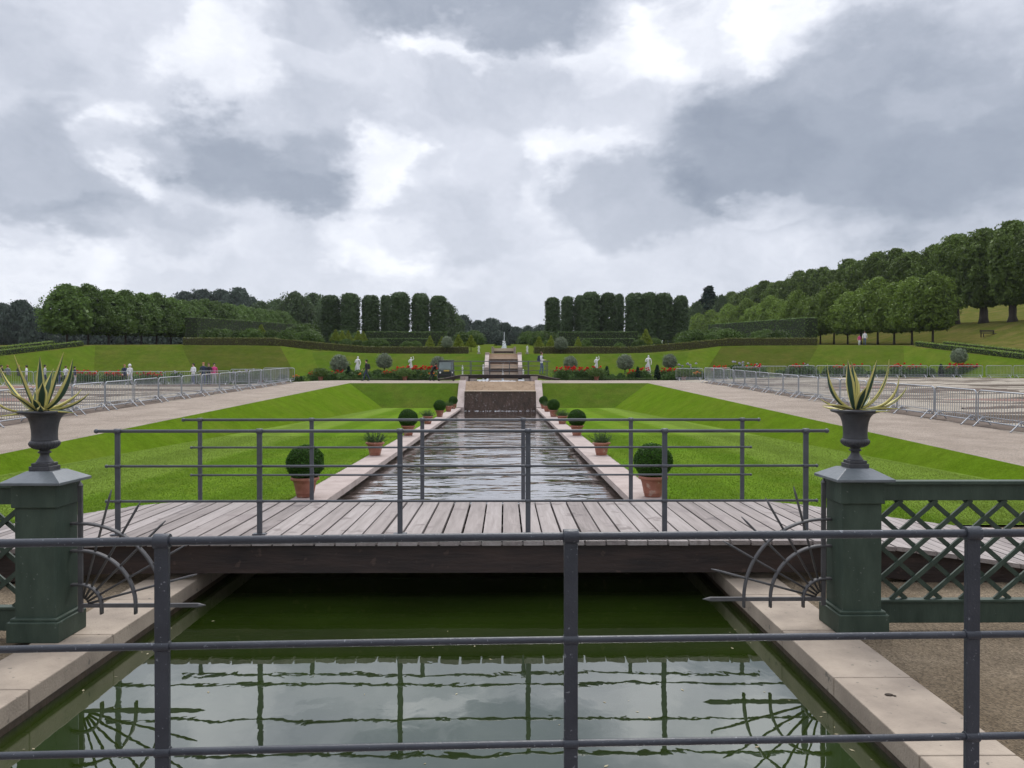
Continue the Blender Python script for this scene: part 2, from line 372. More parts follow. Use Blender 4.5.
# ------------------------------------------------------------------ mesh helpers
class MB:
    def __init__(s):
        s.v = []; s.f = []; s.m = []; s.mi = 0; s.sm = []; s.smooth = False
    def add(s, vs, fs):
        o = len(s.v); s.v += [tuple(p) for p in vs]
        for f in fs:
            s.f.append([o + i for i in f]); s.m.append(s.mi); s.sm.append(s.smooth)
        return s
    def box(s, c, d, rot=None):
        hx, hy, hz = d[0] / 2, d[1] / 2, d[2] / 2
        vs = [Vector((x * hx, y * hy, z * hz)) for x in (-1, 1) for y in (-1, 1) for z in (-1, 1)]
        if rot is not None: vs = [rot @ v for v in vs]
        vs = [v + Vector(c) for v in vs]
        return s.add(vs, [(0, 1, 3, 2), (4, 6, 7, 5), (0, 4, 5, 1), (2, 3, 7, 6), (0, 2, 6, 4), (1, 5, 7, 3)])
    def beam(s, a, b, w, h, up=(0, 0, 1)):
        a, b = Vector(a), Vector(b); d = (b - a); ln = d.length; d.normalize()
        up = Vector(up)
        if abs(d.dot(up)) > .98: up = Vector((0, 1, 0))
        x = d.cross(up).normalized(); z = x.cross(d)
        return s.box((a + b) / 2, (w, ln, h), Matrix((x, d, z)).transposed())
    def tube(s, pts, r, n=8, cap=True):
        pts = [Vector(p) for p in pts]; rs = r if isinstance(r, (list, tuple)) else [r] * len(pts)
        rings = []; prev = None
        for i, p in enumerate(pts):
            t = (pts[min(i + 1, len(pts) - 1)] - pts[max(i - 1, 0)]).normalized()
            if prev is None:
                u = Vector((0, 0, 1)) if abs(t.z) < .9 else Vector((0, 1, 0))
                x = t.cross(u).normalized()
            else:
                x = (prev - t * prev.dot(t)).normalized()
            prev = x; y = t.cross(x)
            rings.append([p + (x * math.cos(2 * math.pi * k / n) + y * math.sin(2 * math.pi * k / n)) * rs[i] for k in range(n)])
        vs = [v for rg in rings for v in rg]; fs = []
        for i in range(len(pts) - 1):
            for k in range(n):
                a, b_ = i * n + k, i * n + (k + 1) % n
                fs.append((a, b_, b_ + n, a + n))
        if cap:
            fs.append(tuple(range(n))[::-1]); fs.append(tuple(range((len(pts) - 1) * n, len(pts) * n)))
        return s.add(vs, fs)
    def lathe(s, prof, n=32, c=(0, 0, 0), rib=None):
        vs = []; fs = []
        for i, (r, z) in enumerate(prof):
            for k in range(n):
                a = 2 * math.pi * k / n; rr = r
                if rib and rib[0] <= z <= rib[1]: rr = r * (1 + rib[3] * abs(math.sin(a * rib[2] / 2)) - rib[3] * .5)
                vs.append((c[0] + rr * math.cos(a), c[1] + rr * math.sin(a), c[2] + z))
        for i in range(len(prof) - 1):
            for k in range(n):
                a, b_ = i * n + k, i * n + (k + 1) % n
                fs.append((a, b_, b_ + n, a + n))
        fs.append(tuple(range(n))[::-1]); fs.append(tuple(range((len(prof) - 1) * n, len(prof) * n)))
        return s.add(vs, fs)
    def ball(s, c, r, n=10, sc=(1, 1, 1)):
        prof = [(max(1e-3, math.sin(math.pi * i / n)), -math.cos(math.pi * i / n)) for i in range(n + 1)]
        o = len(s.v); s.lathe(prof, n * 2)
        for i in range(o, len(s.v)):
            v = s.v[i]; s.v[i] = (c[0] + v[0] * r * sc[0], c[1] + v[1] * r * sc[1], c[2] + v[2] * r * sc[2])
        return s
    def mesh(s, name, mats):
        me = bpy.data.meshes.new(name)
        me.from_pydata([tuple(v) for v in s.v], [], s.f)
        for m in (mats if isinstance(mats, (list, tuple)) else [mats]): me.materials.append(MATS[m])
        me.polygons.foreach_set('material_index', s.m)
        me.polygons.foreach_set('use_smooth', s.sm)
        me.update()
        return me
    def build(s, name, mats, parent=None, bevel=0, **kw):
        o = link(name, s.mesh(name, mats), parent)
        if bevel:
            b = o.modifiers.new('bevel', 'BEVEL'); b.width = bevel; b.segments = 2; b.limit_method = 'ANGLE'; b.angle_limit = R_(35)
        for k, v in kw.items(): o[k] = v
        return o

def link(name, data, parent=None, loc=None):
    o = bpy.data.objects.new(name, data); COL.objects.link(o)
    if parent is not None: o.parent = parent
    if loc is not None: o.location = loc
    return o
def tag(o, label, cat, group=None):
    o['label'] = label; o['category'] = cat
    if group: o['group'] = group
    return o
def thing(name, label, cat, loc=(0, 0, 0), rz=0, group=None):
    o = link(name, None, None, loc); o.rotation_euler = (0, 0, rz); o.empty_display_size = .2
    return tag(o, label, cat, group)
def dup(src, loc, rz=0, label=None, scale=None, group=None):
    def cp(o, parent):
        c = o.copy(); COL.objects.link(c); c.parent = parent
        for ch in o.children: cp(ch, c)
        return c
    c = cp(src, None); c.location = loc; c.rotation_euler = (0, 0, rz)
    if scale is not None: c.scale = scale
    if label: c['label'] = label
    if group: c['group'] = group
    return c
def structure(o):
    o['kind'] = 'structure'; return o
ORD = ['', 'first', 'second', 'third', 'fourth', 'fifth', 'sixth', 'seventh', 'eighth', 'ninth', 'tenth', 'eleventh', 'twelfth', 'thirteenth',
       'fourteenth', 'fifteenth', 'sixteenth', 'seventeenth', 'eighteenth', 'nineteenth']
TENS = {20: ('twentieth', 'twenty'), 30: ('thirtieth', 'thirty'), 40: ('fortieth', 'forty')}
def ordinal(i):
    if i < 20: return ORD[i]
    t = i // 10 * 10
    return TENS[t][0] if i == t else TENS[t][1] + '-' + ORD[i - t]
def at(px, d, py=None, z=None):
    """pixel column at depth d -> world X (and Z from its row)"""
    X = CAMX + (px - 505) * d / F
    Z = z if z is not None else (CAMZ + (378 - py) * d / F if py is not None else 0)
    return Vector((X, d, Z))

# ------------------------------------------------------------------ ground shape
def sstep(a, b, x):
    t = min(1, max(0, (x - a) / (b - a))); return t * t * (3 - 2 * t)
def Lz(Y, X=0.0):               # path / parterre ground, then the flatter promenade; it rises a little to the right
    r = max(.034 * Y - .24, -.03)
    z = r if Y < 54 else 1.596 + .0085 * (Y - 54)
    if X > 14: z += (1.936 - z + .012 * (Y - 65) if Y > 64 else r - z) * sstep(15, 26, X)
    if X < -14: z += (min(r, 1.36) - z) * sstep(15, 22, -X)
    return z
def Tz(X, Y):                    # terrace and hillside
    z = 5.45 - .125 * (84 - Y) if Y < 84 else 5.45 + .045 * (min(Y, 180) - 84) + .02 * max(0, min(Y, 420) - 180)
    z = max(z, 1.2)
    ax = abs(X)
    z -= .95 * (1 - sstep(17, 27, ax)) * (1 - sstep(88, 130, Y))
    if X > 0:
        z += 3.4 * sstep(54, 70, X) + 9 * sstep(72, 130, X)
    else:
        z -= 9 * sstep(59, 95, ax)
    return z

def sheet(name, rows, matname, kind='structure', parent=None):
    """rows: list of equal length point rows"""
    m = MB(); n = len(rows[0])
    m.smooth = True
    m.add([p for r in rows for p in r], [(i * n + k, i * n + k + 1, (i + 1) * n + k + 1, (i + 1) * n + k) for i in range(len(rows) - 1) for k in range(n - 1)])
    o = m.build(name, matname, parent)
    me = o.data
    bm = bmesh.new(); bm.from_mesh(me); bmesh.ops.recalc_face_normals(bm, faces=bm.faces)
    if bm.faces and sum(f.normal.z for f in bm.faces) < 0: bmesh.ops.reverse_faces(bm, faces=bm.faces)
    bm.to_mesh(me); bm.free()
    if kind: o['kind'] = kind
    return o
def frange(a, b, n): return [a + (b - a) * i / n for i in range(n + 1)]

HW = 2.56                        # half width of the canal
KO = 3.07                        # outer edge of its kerb
EDGE = 10.28                     # lawn bank / path edge
WATER_Z = -.20
# far ground to the horizon (under everything)
sheet('ground', [[(x, y, -14) for x in (-1500, 1500)] for y in (-300, 2500)], 'terrain_grass')
for sx in (-1, 1):
    xs = [KO - .2, 4.5, 6, 8, EDGE + .2, 14.2, 30, 60]
    sheet('gravel_ground', [[(sx * x, y, -.035) for x in xs] for y in frange(-8, 10.35, 6)], 'gravel')
    xs = frange(EDGE, 14.3, 6)
    sheet('gravel_path', [[(sx * x, y, Lz(y)) for x in xs] for y in frange(6.2, 53.7, 40)], 'path_gravel')
    xs = frange(2.6, 14.3, 8)
    sheet('promenade', [[(sx * x, y, Lz(y) + (0 if y < 54 else .002)) for x in xs] for y in frange(53.7, 70.2, 10)], 'path_gravel')
    xs = [14.3, 15, 16, 17.5, 19, 20.5, 22, 24, 26, 30, 36, 42, 50]
    sheet('parterre', [[(sx * x, y, Lz(y, sx * x) + .002) for x in xs] for y in frange(6.2, 70.2, 40)], 'parterre_gravel')
    xs = [2.3, 6, 10, 14.3, 15, 16, 17.5, 19, 20.5, 22, 24, 26, 30, 36, 42, 50]
    sheet('border_bed', [[(sx * x, y, Lz(y, sx * x)) for x in xs] for y in frange(70.2, 77.5, 4)], 'bank_grass_green')
    # sunken lawn and its banks
    foot = lambda y: EDGE - 1.72 * max(0.02, Lz(y) + .01)
    ys = frange(10.3, 50.7, 44)
    yt = lambda y: 10.3 + (y - 10.3) * (53.7 - 10.3) / (50.7 - 10.3)
    lawn_rows = [[(sx * (KO - .08 + (foot(yt(y)) - KO + .08) * t), y, .0) for t in frange(0, 1, 10)] for y in ys]
    sheet('lawn', lawn_rows, 'lawn_grass')
    side = []
    for y in ys:
        Y2 = yt(y); f = foot(Y2)
        side.append([(sx * (f + (EDGE - f) * t), y + (Y2 - y) * t, (Lz(Y2) + .012) * t + .006 * math.sin(t * math.pi)) for t in frange(0, 1, 6)])
    sheet('lawn_side_bank', side, 'bank_grass_green')
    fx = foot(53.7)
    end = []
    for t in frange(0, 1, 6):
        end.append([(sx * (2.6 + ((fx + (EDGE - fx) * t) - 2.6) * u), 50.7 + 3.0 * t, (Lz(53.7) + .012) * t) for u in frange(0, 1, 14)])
    sheet('lawn_end_bank', end, 'bank_grass_shaded')
    # ground strip over the crest so the path reaches it
def blades():
    rg = np.random.default_rng(12)
    P = []
    for sx in (-1, 1):
        n = 150000
        u = rg.uniform(0, 1, n); y = 10.35 + 16 * u ** 1.7
        x = KO - .07 + rg.uniform(0, 1, n) * (9.9 - .045 * (y - 10) - KO)
        P.append(np.stack([sx * x, y, np.zeros(n)], 1))
        n = 9000
        y = 10.35 + 38 * rg.uniform(0, 1, n) ** 1.5
        P.append(np.stack([sx * (KO - .075 + np.abs(rg.normal(0, .02, n))), y, np.zeros(n)], 1))
    P = np.concatenate(P); n = len(P)
    a = rg.uniform(0, 6.283, n); w = rg.uniform(.003, .006, n); h = rg.uniform(.008, .024, n)
    d = np.stack([np.cos(a), np.sin(a), np.zeros(n)], 1)
    tip = P + np.stack([rg.normal(0, .011, n), rg.normal(0, .011, n), h], 1)
    V = np.stack([P - d * w[:, None], P + d * w[:, None], tip], 1).reshape(-1, 3).astype(np.float32)
    me = bpy.data.meshes.new('grass_blades')
    me.vertices.add(3 * n); me.vertices.foreach_set('co', V.ravel())
    me.loops.add(3 * n); me.loops.foreach_set('vertex_index', np.arange(3 * n, dtype=np.int32))
    me.polygons.add(n); me.polygons.foreach_set('loop_start', np.arange(0, 3 * n, 3, dtype=np.int32))
    leaf_mat('blade', (GR[0] * 1.35, GR[1] * 1.2, GR[2]), .16, 0, trans=.3); leaf_mat('blade_pale', (GR[0] * 1.8, GR[1] * 1.3, GR[2] * 2.4), .16, 0, trans=.3)
    me.materials.append(MATS['blade']); me.materials.append(MATS['blade_pale'])
    me.polygons.foreach_set('material_index', (np.abs(P[:, 0]) + rg.normal(0, .12, n) > 6.5).astype(np.int32))
    at_ = me.attributes.new('tone', 'FLOAT', 'POINT'); at_.data.foreach_set('value', np.repeat(rg.uniform(0, 1, n), 3).astype(np.float32))
    me.update(calc_edges=True)
    o = link('grass', me); o['kind'] = 'stuff'
blades()
# terrace bank: facets between a foot line and a top line
TOP = [(1.4, 85), (10, 85), (20.6, 85), (24.9, 88), (35.1, 86), (43.5, 84), (47, 67), (49, 50), (50, 6)]
FOOT = [(1.4, 77), (10, 77), (17.5, 77), (19.8, 77), (29.7, 77), (39.5, 76), (44.6, 64), (46.5, 48), (48, 6)]
def topz(i, sx):
    X, Y = TOP[i]; return Tz(abs(X), Y) if Y >= 84 else Tz(40, Y)
BM = ['bank_grass_shaded', 'bank_grass_shaded', 'bank_grass_olive', 'bank_grass_dry', 'bank_grass_mid', 'bank_grass_olive', 'bank_grass_green', 'bank_grass_green']
for sx in (-1, 1):
    for i in range(len(TOP) - 1):
        a, b = Vector((sx * FOOT[i][0], FOOT[i][1], Lz(FOOT[i][1], sx * FOOT[i][0]))), Vector((sx * FOOT[i + 1][0], FOOT[i + 1][1], Lz(FOOT[i + 1][1], sx * FOOT[i + 1][0])))
        c, d = Vector((sx * TOP[i][0], TOP[i][1], topz(i, sx))), Vector((sx * TOP[i + 1][0], TOP[i + 1][1], topz(i + 1, sx)))
        rows = [[(a.lerp(b, u)).lerp(c.lerp(d, u), t) for u in frange(0, 1, 8)] for t in frange(0, 1, 6)]
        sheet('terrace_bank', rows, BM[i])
    # terrace behind
    def topY(X):
        for i in range(5):
            if TOP[i][0] <= X <= TOP[i + 1][0]:
                u = (X - TOP[i][0]) / (TOP[i + 1][0] - TOP[i][0]); return TOP[i][1] + u * (TOP[i + 1][1] - TOP[i][1])
        return 84
    def topZ(X):
        for i in range(5):
            if TOP[i][0] <= X <= TOP[i + 1][0]:
                u = (X - TOP[i][0]) / (TOP[i + 1][0] - TOP[i][0]); return topz(i, 1) + u * (topz(i + 1, 1) - topz(i, 1))
        return topz(5, 1)
    xs = [1.4, 4, 7, 10, 13.5, 17, 20.6, 22.7, 24.9, 30, 35.1, 39.3, 43.5]
    rows = []
    for k, t in enumerate([0, .01, .03, .06, .1, .16, .25, .4, .6, 1]):
        row = []
        for X in xs:
            y0 = topY(X); Y = y0 + (600 - y0) * t
            row.append((sx * X, Y, topZ(X) if k == 0 else Tz(sx * X, Y)))
        rows.append(row)
    sheet('terrace', rows, 'bank_grass_mid')
    if sx == 1:
        sheet('terrace_strip', [[(x, y, Tz(x, y)) for x in (-1.4, 1.4)] for y in (85, 95, 120, 200, 400, 600)], 'bank_grass_mid')
    xs2 = [43.5, 47, 50, 53, 56, 59, 62, 66, 70, 75, 82, 90, 100, 115, 130, 160, 220, 400]
    sheet('hillside', [[(sx * X, Y, Tz(sx * X, Y)) for X in xs2] for Y in (84, 88, 92, 97, 104, 112, 125, 140, 160, 180, 220, 300, 420, 600)], 'terrain_grass')
    def edge(Y):
        if Y >= 67: return 43.5 + (84 - Y) / 17 * 3.5
        if Y >= 50: return 47 + (67 - Y) / 17 * 2
        return 49 + (50 - Y) / 44
    rows = []
    for Y in (84, 80, 75, 70, 67, 60, 50, 40, 20, 6, -30):
        e = edge(Y); rows.append([(sx * (e + dx), Y, Tz(40, Y) if dx == 0 else Tz(sx * (e + dx), Y)) for dx in (0, 3, 6, 9, 12, 16, 20, 26, 34, 46, 60, 90, 160, 350)])
    sheet('hillside', rows, 'terrain_grass')

# ------------------------------------------------------------------ canal, kerbs, water
mb = MB()
sheet('pond_water', [[(x, y, WATER_Z) for x in (-HW - .05, HW + .05)] for y in frange(-6, 9.6, 8)], 'pond_water')
sheet('canal_water', [[(x, y, WATER_Z) for x in frange(-HW - .05, HW + .05, 4)] for y in frange(9.6, 51.3, 10)], 'canal_water')
rng = random.Random(3)
for sx in (-1, 1):
    mb = MB(); y = -6
    while y < 9.9:
        ln = rng.choice([1.0, 1.05, .95]) if y > 0 else 1.0
        ln = min(ln, 9.9 - y)
        mb.box((sx * (HW + KO) / 2, y + ln / 2 - .003, -.065), (KO - HW, ln - .007, .13))
        y += ln
    structure(mb.build('pond_kerb', 'kerb_stone', bevel=.008))
    mb = MB(); y = 9.9
    while y < 50.6:
        ln = min(1.25, 50.65 - y)
        mb.box((sx * (2.43 + KO - .05) / 2, y + ln / 2 - .003, -.05), (KO - 2.48, ln - .006, .12))
        y += ln
    structure(mb.build('canal_kerb', 'pink_stone', bevel=.008))
    mb = MB().box((sx * (HW + .24), 22, -.30), (.40, 57.2, .36))
    structure(mb.build('canal_wall', 'pool_wall'))
structure(MB().box((0, 9.6, -.285), (5.3, .2, .73)).build('weir_wall', 'pool_wall'))  # unseen divider, raised to keep light from showing through under the bridge
# cascade between the canal and the upper pool
cas = thing('cascade', 'brown waterfall wall with pale stone lip closing the far end of the canal', 'cascade', (.10, 51.2, 0))
CW = 2.35
MB().box((0, .3, .41), (2 * CW, .5, 1.30)).build('waterfall_wall', 'wet_brick', cas)
MB().box((0, .24, 1.095), (2 * CW, .56, .07)).build('lip', 'tan_stone', cas, bevel=.01)
m = MB()
pr = [(1.2, .9), (1.2, 1.06), (2.1, 1.72), (3.0, 1.72), (3.0, .9)]; n = 5
m.add([(-CW, y, z) for y, z in pr] + [(CW, y, z) for y, z in pr], [tuple(range(n)), tuple(range(n, 2 * n))[::-1]] + [(i, i + n, (i + 1) % n + n, (i + 1) % n) for i in range(n)])
mat('tan_wet', (.27, .19, .125), .9, color2=(.40, .295, .205), scale=2.2, bump=.006, bump_scale=12, stretch=(1, .4, 2.5), spec=.05, fleck=(.15, .11, .08), fleck_scale=7, fleck_t=.62)
m.build('chute', 'tan_wet', cas)
MB().box((0, .87, 1.03), (2 * CW, .68, .05)).build('ledge', 'wet_brick', cas)
for sx in (-1, 1):
    m = MB()
    x0, x1 = sx * CW, sx * (CW + .48)
    pr = [(-.75, -.3), (-.75, .06), (2.3, 1.80), (3.0, 1.80), (3.0, -.3)]
    vs = [(x0, y, z) for y, z in pr] + [(x1, y, z) for y, z in pr]
    n = len(pr)
    m.add(vs, [tuple(range(n)), tuple(range(n, 2 * n))[::-1]] + [(i, i + n, (i + 1) % n + n, (i + 1) % n) for i in range(n)])
    m.build('side_ramp', 'pink_stone', cas, bevel=.01)
# foam line where the fall meets the canal
rr = random.Random(11); m = MB()
for i in range(110):
    m.ball((rr.uniform(-2.35, 2.35), 50.95 + rr.uniform(-.5, .12), WATER_Z + .0), rr.uniform(.008, .03), 4, (1.4, 1, .35))
o = m.build('foam', 'spray'); o['kind'] = 'stuff'
# upper pool
sheet('upper_water', [[(x, y, 1.70) for x in (-2.35, 2.35)] for y in (53.9, 65, 76.7)], 'upper_water')
for sx in (-1, 1):
    structure(MB().box((sx * 2.5, 65.3, 1.82), (.36, 22.6, .5)).build('upper_kerb', 'pink_stone', bevel=.01))

# ------------------------------------------------------------------ footbridges
def arch(X, hgt=.42, flat=3.2, run=3.9):
    return hgt * (1 - sstep(flat, flat + run, abs(X)))
def footbridge(label, loc, rz, half, rails, posts, xend=7.2, hgt=.42, flat=3.2, run=3.9, base_z=0.0, beam=.27, plank=.20):
    t = thing('footbridge', label, 'footbridge', loc, rz)
    rg = random.Random(int(abs(loc[1]) * 10) + 5)
    m = MB(); x = -xend
    while x < xend:
        m.mi = rg.choice((0, 0, 1, 1, 2))
        gap = .021 + rg.uniform(-.005, .007)
        xa, xb = x, x + plank - gap
        za, zb = arch(xa, hgt, flat, run) + base_z, arch(xb, hgt, flat, run) + base_z
        dz = rg.uniform(-.003, .003); e0 = -half + rg.uniform(-.012, .012); e1 = half + rg.uniform(-.012, .012)
        vs = []
        for (px, pz) in ((xa, za), (xb, zb)):
            for y in (e0, e1):
                for h in (-.042, 0): vs.append((px, y, pz + h + dz))
        m.add(vs, [(0, 1, 3, 2), (4, 6, 7, 5), (0, 4, 5, 1), (2, 3, 7, 6), (0, 2, 6, 4), (1, 5, 7, 3)])
        x += plank
    m.build('deck', ['deck_wood', 'deck_wood_pale', 'deck_wood_dark'], t)
    for sy in (-1, 1):
        m = MB(); xs = frange(-xend + .1, xend - .1, 48)
        vs = []
        y0, y1 = sy * (half - .05), sy * (half - .17)
        for xx in xs:
            z = arch(xx, hgt, flat, run) + base_z - .045
            bt = max(z - beam, -.12 + base_z)
            if bt > z - .03: bt = z - .03
            vs += [(xx, y0, z), (xx, y0, bt), (xx, y1, bt), (xx, y1, z)]
        fs = []
        for i in range(len(xs) - 1):
            for k in range(4):
                fs.append((i * 4 + k, i * 4 + (k + 1) % 4, (i + 1) * 4 + (k + 1) % 4, (i + 1) * 4 + k))
        n = len(vs); fs += [(0, 1, 2, 3), (n - 1, n - 2, n - 3, n - 4)]
        m.add(vs, fs)
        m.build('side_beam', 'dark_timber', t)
    m = MB()
    for k in range(3): m.box((0, -half + .5 + k * (2 * half - 1) / 2, hgt + base_z - .20), (6.0, .14, .22))
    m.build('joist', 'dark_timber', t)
    for ry in rails:
        H = (1.035, .685, .335) if base_z == 0 else (1.0, .65, .30); x0, x1 = posts[0] - .21, posts[-1] + .21
        z0 = hgt + base_z
        m = MB(); m.smooth = True
        m.tube([(x0, ry, z0 + H[0]), (x1, ry, z0 + H[0])], .0165, 12)
        for xe in (x0, x1): m.ball((xe, ry, z0 + H[0]), .024, 8)
        rail = m.build('railing', 'iron_rail', t)
        for h in H[1:]:
            m = MB(); m.smooth = True
            m.tube([(x0 + .1, ry, z0 + h), (x1 - .1, ry, z0 + h)], .0125, 10)
            for xe in (x0 + .1, x1 - .1): m.ball((xe, ry, z0 + h), .018, 6)
            m.build('rail', 'iron_rail', rail)
        for px in posts:
            m = MB()
            zb = arch(px, hgt, flat, run) + base_z
            m.box((px, ry, (zb + .01 + z0 + H[0]) / 2), (.050, .018, z0 + H[0] - zb - .01))
            m.box((px, ry, zb + .008), (.13, .07, .012))
            m.smooth = True
            m.tube([(px - .030, ry, z0 + H[0]), (px + .030, ry, z0 + H[0])], .026, 14)
            for h in H[1:]: m.tube([(px - .027, ry, z0 + h), (px + .027, ry, z0 + h)], .020, 12)
            m.build('post', 'iron_rail', rail)
    return t
P2 = [-3.44, -2.03, -.63, .65, 2.02, 3.44]
footbridge('grey plank footbridge with iron railings arching over the green pond between the urns', (0, 8.74, 0), 0, 1.27, (-.94, 1.16), P2, hgt=.385)
b1 = thing('footbridge', 'nearest footbridge, whose dark iron railing crosses the whole picture in front', 'footbridge', (.641, 2.615, 0), R_(1.6))
def bridge_near():
    t = b1
    m = MB(); x = -6.5
    while x < 6.5:
        m.box((x + .093, -1.75, .42 - .021), (.186, 3.9, .042)); x += .2
    m.build('deck', 'deck_wood', t)
    for y in (.12, -3.6): MB().box((0, y, .24), (8, .12, .26)).build('side_beam', 'dark_timber', t)
    z0 = .42; H = (.998, .65, .30)
    m = MB(); m.smooth = True
    sag = lambda x: -.010 * (max(0, -x) / 2) ** 1.5
    m.tube([(x, 0, z0 + H[0] + sag(x)) for x in frange(-4.6, 4.2, 22)], .0142, 16)
    rail = m.build('railing', 'iron', t)
    for h in H[1:]:
        m = MB(); m.smooth = True
        m.tube([(x, 0, z0 + h + sag(x)) for x in frange(-4.5, 4.1, 22)], .0122, 12)
        m.build('rail', 'iron', rail)
    for px in (-4.15, -2.75, -1.352, 0, 1.380, 2.80, 4.0):
        m = MB(); s_ = sag(px)
        m.box((px, 0, z0 + .5), (.046, .020, 1.0 + s_))
        m.box((px, 0, z0 + .007), (.14, .08, .013))
        m.smooth = True
        m.tube([(px - .026, 0, z0 + H[0] + s_), (px + .026, 0, z0 + H[0] + s_)], .0245, 18)
        for h in H[1:]: m.tube([(px - .025, 0, z0 + h + s_), (px + .025, 0, z0 + h + s_)], .0180, 14)
        m.build('post', 'iron', rail, bevel=.002)
bridge_near()
footbridge('far grey footbridge with railings crossing the water above the waterfall wall', (0, 59.6, 0), 0, 1.2, (-.95, .95),
           [-3.6, -2.2, -.75, .75, 2.2, 3.6], xend=4.6, hgt=.30, flat=2.6, run=2.0, base_z=1.92, beam=.22)

# ------------------------------------------------------------------ gate pillars, urns, agaves, fans, lattice fences
def pillar(loc, label):
    t = thing('gate_pillar', label, 'pillar', loc)
    MB().box((0, 0, .075), (.385, .385, .15)).box((0, 0, .162), (.35, .35, .024)).build('base', 'green_paint', t, bevel=.006)
    MB().box((0, 0, .58), (.30, .30, .82)).build('shaft', 'green_paint', t, bevel=.005)
    MB().box((0, 0, 1.075), (.336, .336, .17)).build('head', 'green_paint', t, bevel=.006)
    m = MB(); h = .222
    vs = [(x * h, y * h, z) for z in (1.162, 1.182) for x, y in ((-1, -1), (1, -1), (1, 1), (-1, 1))] + [(x * .10, y * .10, 1.252) for x, y in ((-1, -1), (1, -1), (1, 1), (-1, 1))]
    m.add(vs, [(3, 2, 1, 0), (8, 9, 10, 11)] + [(a + i, a + (i + 1) % 4, a + 4 + (i + 1) % 4, a + 4 + i) for a in (0, 4) for i in range(4)])
    m.build('cap', 'lead_cap', t, bevel=.003)
    return t
PR, PL = (3.145, 6.07, 0), (-3.055, 5.94, 0)
pillar(PR, 'dark green wooden pillar under the urn at the right end of the near footbridge')
pillar(PL, 'dark green wooden pillar under the urn on the left bank of the pond')
def urn(loc, label):
    t = thing('urn', label, 'urn', loc)
    MB().box((0, 0, .018), (.165, .165, .036)).box((0, 0, .048), (.14, .14, .024)).build('plinth', 'urn_lead', t, bevel=.004)
    m = MB(); m.smooth = True
    m.lathe([(.068, .060), (.062, .068), (.056, .078), (.045, .092), (.034, .112), (.034, .128), (.050, .134), (.050, .142), (.036, .150), (.044, .158), (.078, .168)], 36)
    m.build('foot', 'urn_lead', t)
    m = MB(); m.smooth = True
    m.lathe([(.06, .160), (.085, .170), (.106, .188), (.113, .206), (.108, .222), (.094, .230)], 96, rib=(.165, .215, 28, .09))
    m.build('bowl', 'urn_lead', t)
    m = MB(); m.smooth = True
    m.lathe([(.094, .222), (.099, .228), (.097, .236), (.095, .260), (.097, .310), (.104, .355), (.118, .395), (.138, .418), (.166, .430), (.186, .434), (.195, .441), (.195, .450), (.180, .455), (.150, .452), (.140, .440)], 48)
    m.build('neck', 'urn_lead', t)
    m = MB(); m.smooth = True
    m.lathe([(.150, .440), (.11, .446), (.05, .456), (.01, .460)], 24)
    m.build('soil', 'soil', t)
    return t
ZU = 1.250
UR, UL = (PR[0] + .012, PR[1], ZU), (PL[0] - .015, PL[1], ZU)
_u1 = urn(UR, 'dark lead urn on the green pillar by the lattice fence on the right')
_u2 = urn(UL, 'dark lead urn on the green pillar at the left edge of the photo')
for _u in (_u1, _u2): _u.scale = (.93, .93, 1)
def agave(loc, leaves, label, seed):
    rg = random.Random(seed)
    t = thing('agave', label, 'agave plant', loc)
    for (dx, dz, dy, W, sag) in leaves:
        tip = Vector((dx, dy, dz)); flat = Vector((dx, dy, 0))
        if flat.length < .02: flat = Vector((.02, -.03, 0))
        rad = flat.normalized(); wdir = Vector((-rad.y, rad.x, 0))
        # turn the blade a little so that its face shows
        n = 14; vs = []; base = rad * .03 + Vector((0, 0, .0))
        m = MB(); m.smooth = True
        tw = rg.uniform(-.35, .35)
        prev = None
        pts = []
        for i in range(n + 1):
            u = i / n
            pts.append(base + tip * u + Vector((0, 0, -sag * 4 * u * (1 - u))) + rad * (sag * 1.0 * 4 * u * (1 - u)))
        for i, p in enumerate(pts):
            u = i / n
            tg = (pts[min(i + 1, n)] - pts[max(i - 1, 0)]).normalized()
            wd = (wdir - tg * wdir.dot(tg)).normalized()
            wd = Matrix.Rotation(tw * u, 3, tg) @ wd
            nm = wd.cross(tg); 
            if nm.dot(rad) > 0: nm = -nm
            w = W * (.62 + 1.1 * u * (1 - u) * 1.6) * min(1, (1 - u) * 2.4) ** .75 + .0006
            th = .004 * (1 - u) + .001
            for s_ in (-1, -.58, 0, .58, 1):
                vs.append(p + wd * (w * .5 * s_) + nm * (abs(s_) ** 1.6 * w * .22))
            for s_ in (.58, 0, -.58):
                vs.append(p + wd * (w * .5 * s_) + nm * (abs(s_) ** 1.6 * w * .22 - th * 2.2))
        K = 8
        for i in range(n):
            for k in range(K):
                m.mi = 1 if k in (0, 3, 4, 7) else 0
                a, b = i * K + k, i * K + (k + 1) % K
                m.f.append([a, b, b + K, a + K]); m.m.append(m.mi); m.sm.append(True)
        m.v = [tuple(v) for v in vs]
        o = m.build('leaf', ['agave_green', 'agave_yellow'], t)
    return t
def lv(pxs, seed, k):
    rg = random.Random(seed); out = []
    for (dx, dy, depth, W, sag) in pxs:
        out.append((dx * k, -dy * k * 1.13 + .02, depth * k, W * k * .88, sag * k * 1.1))
    return out
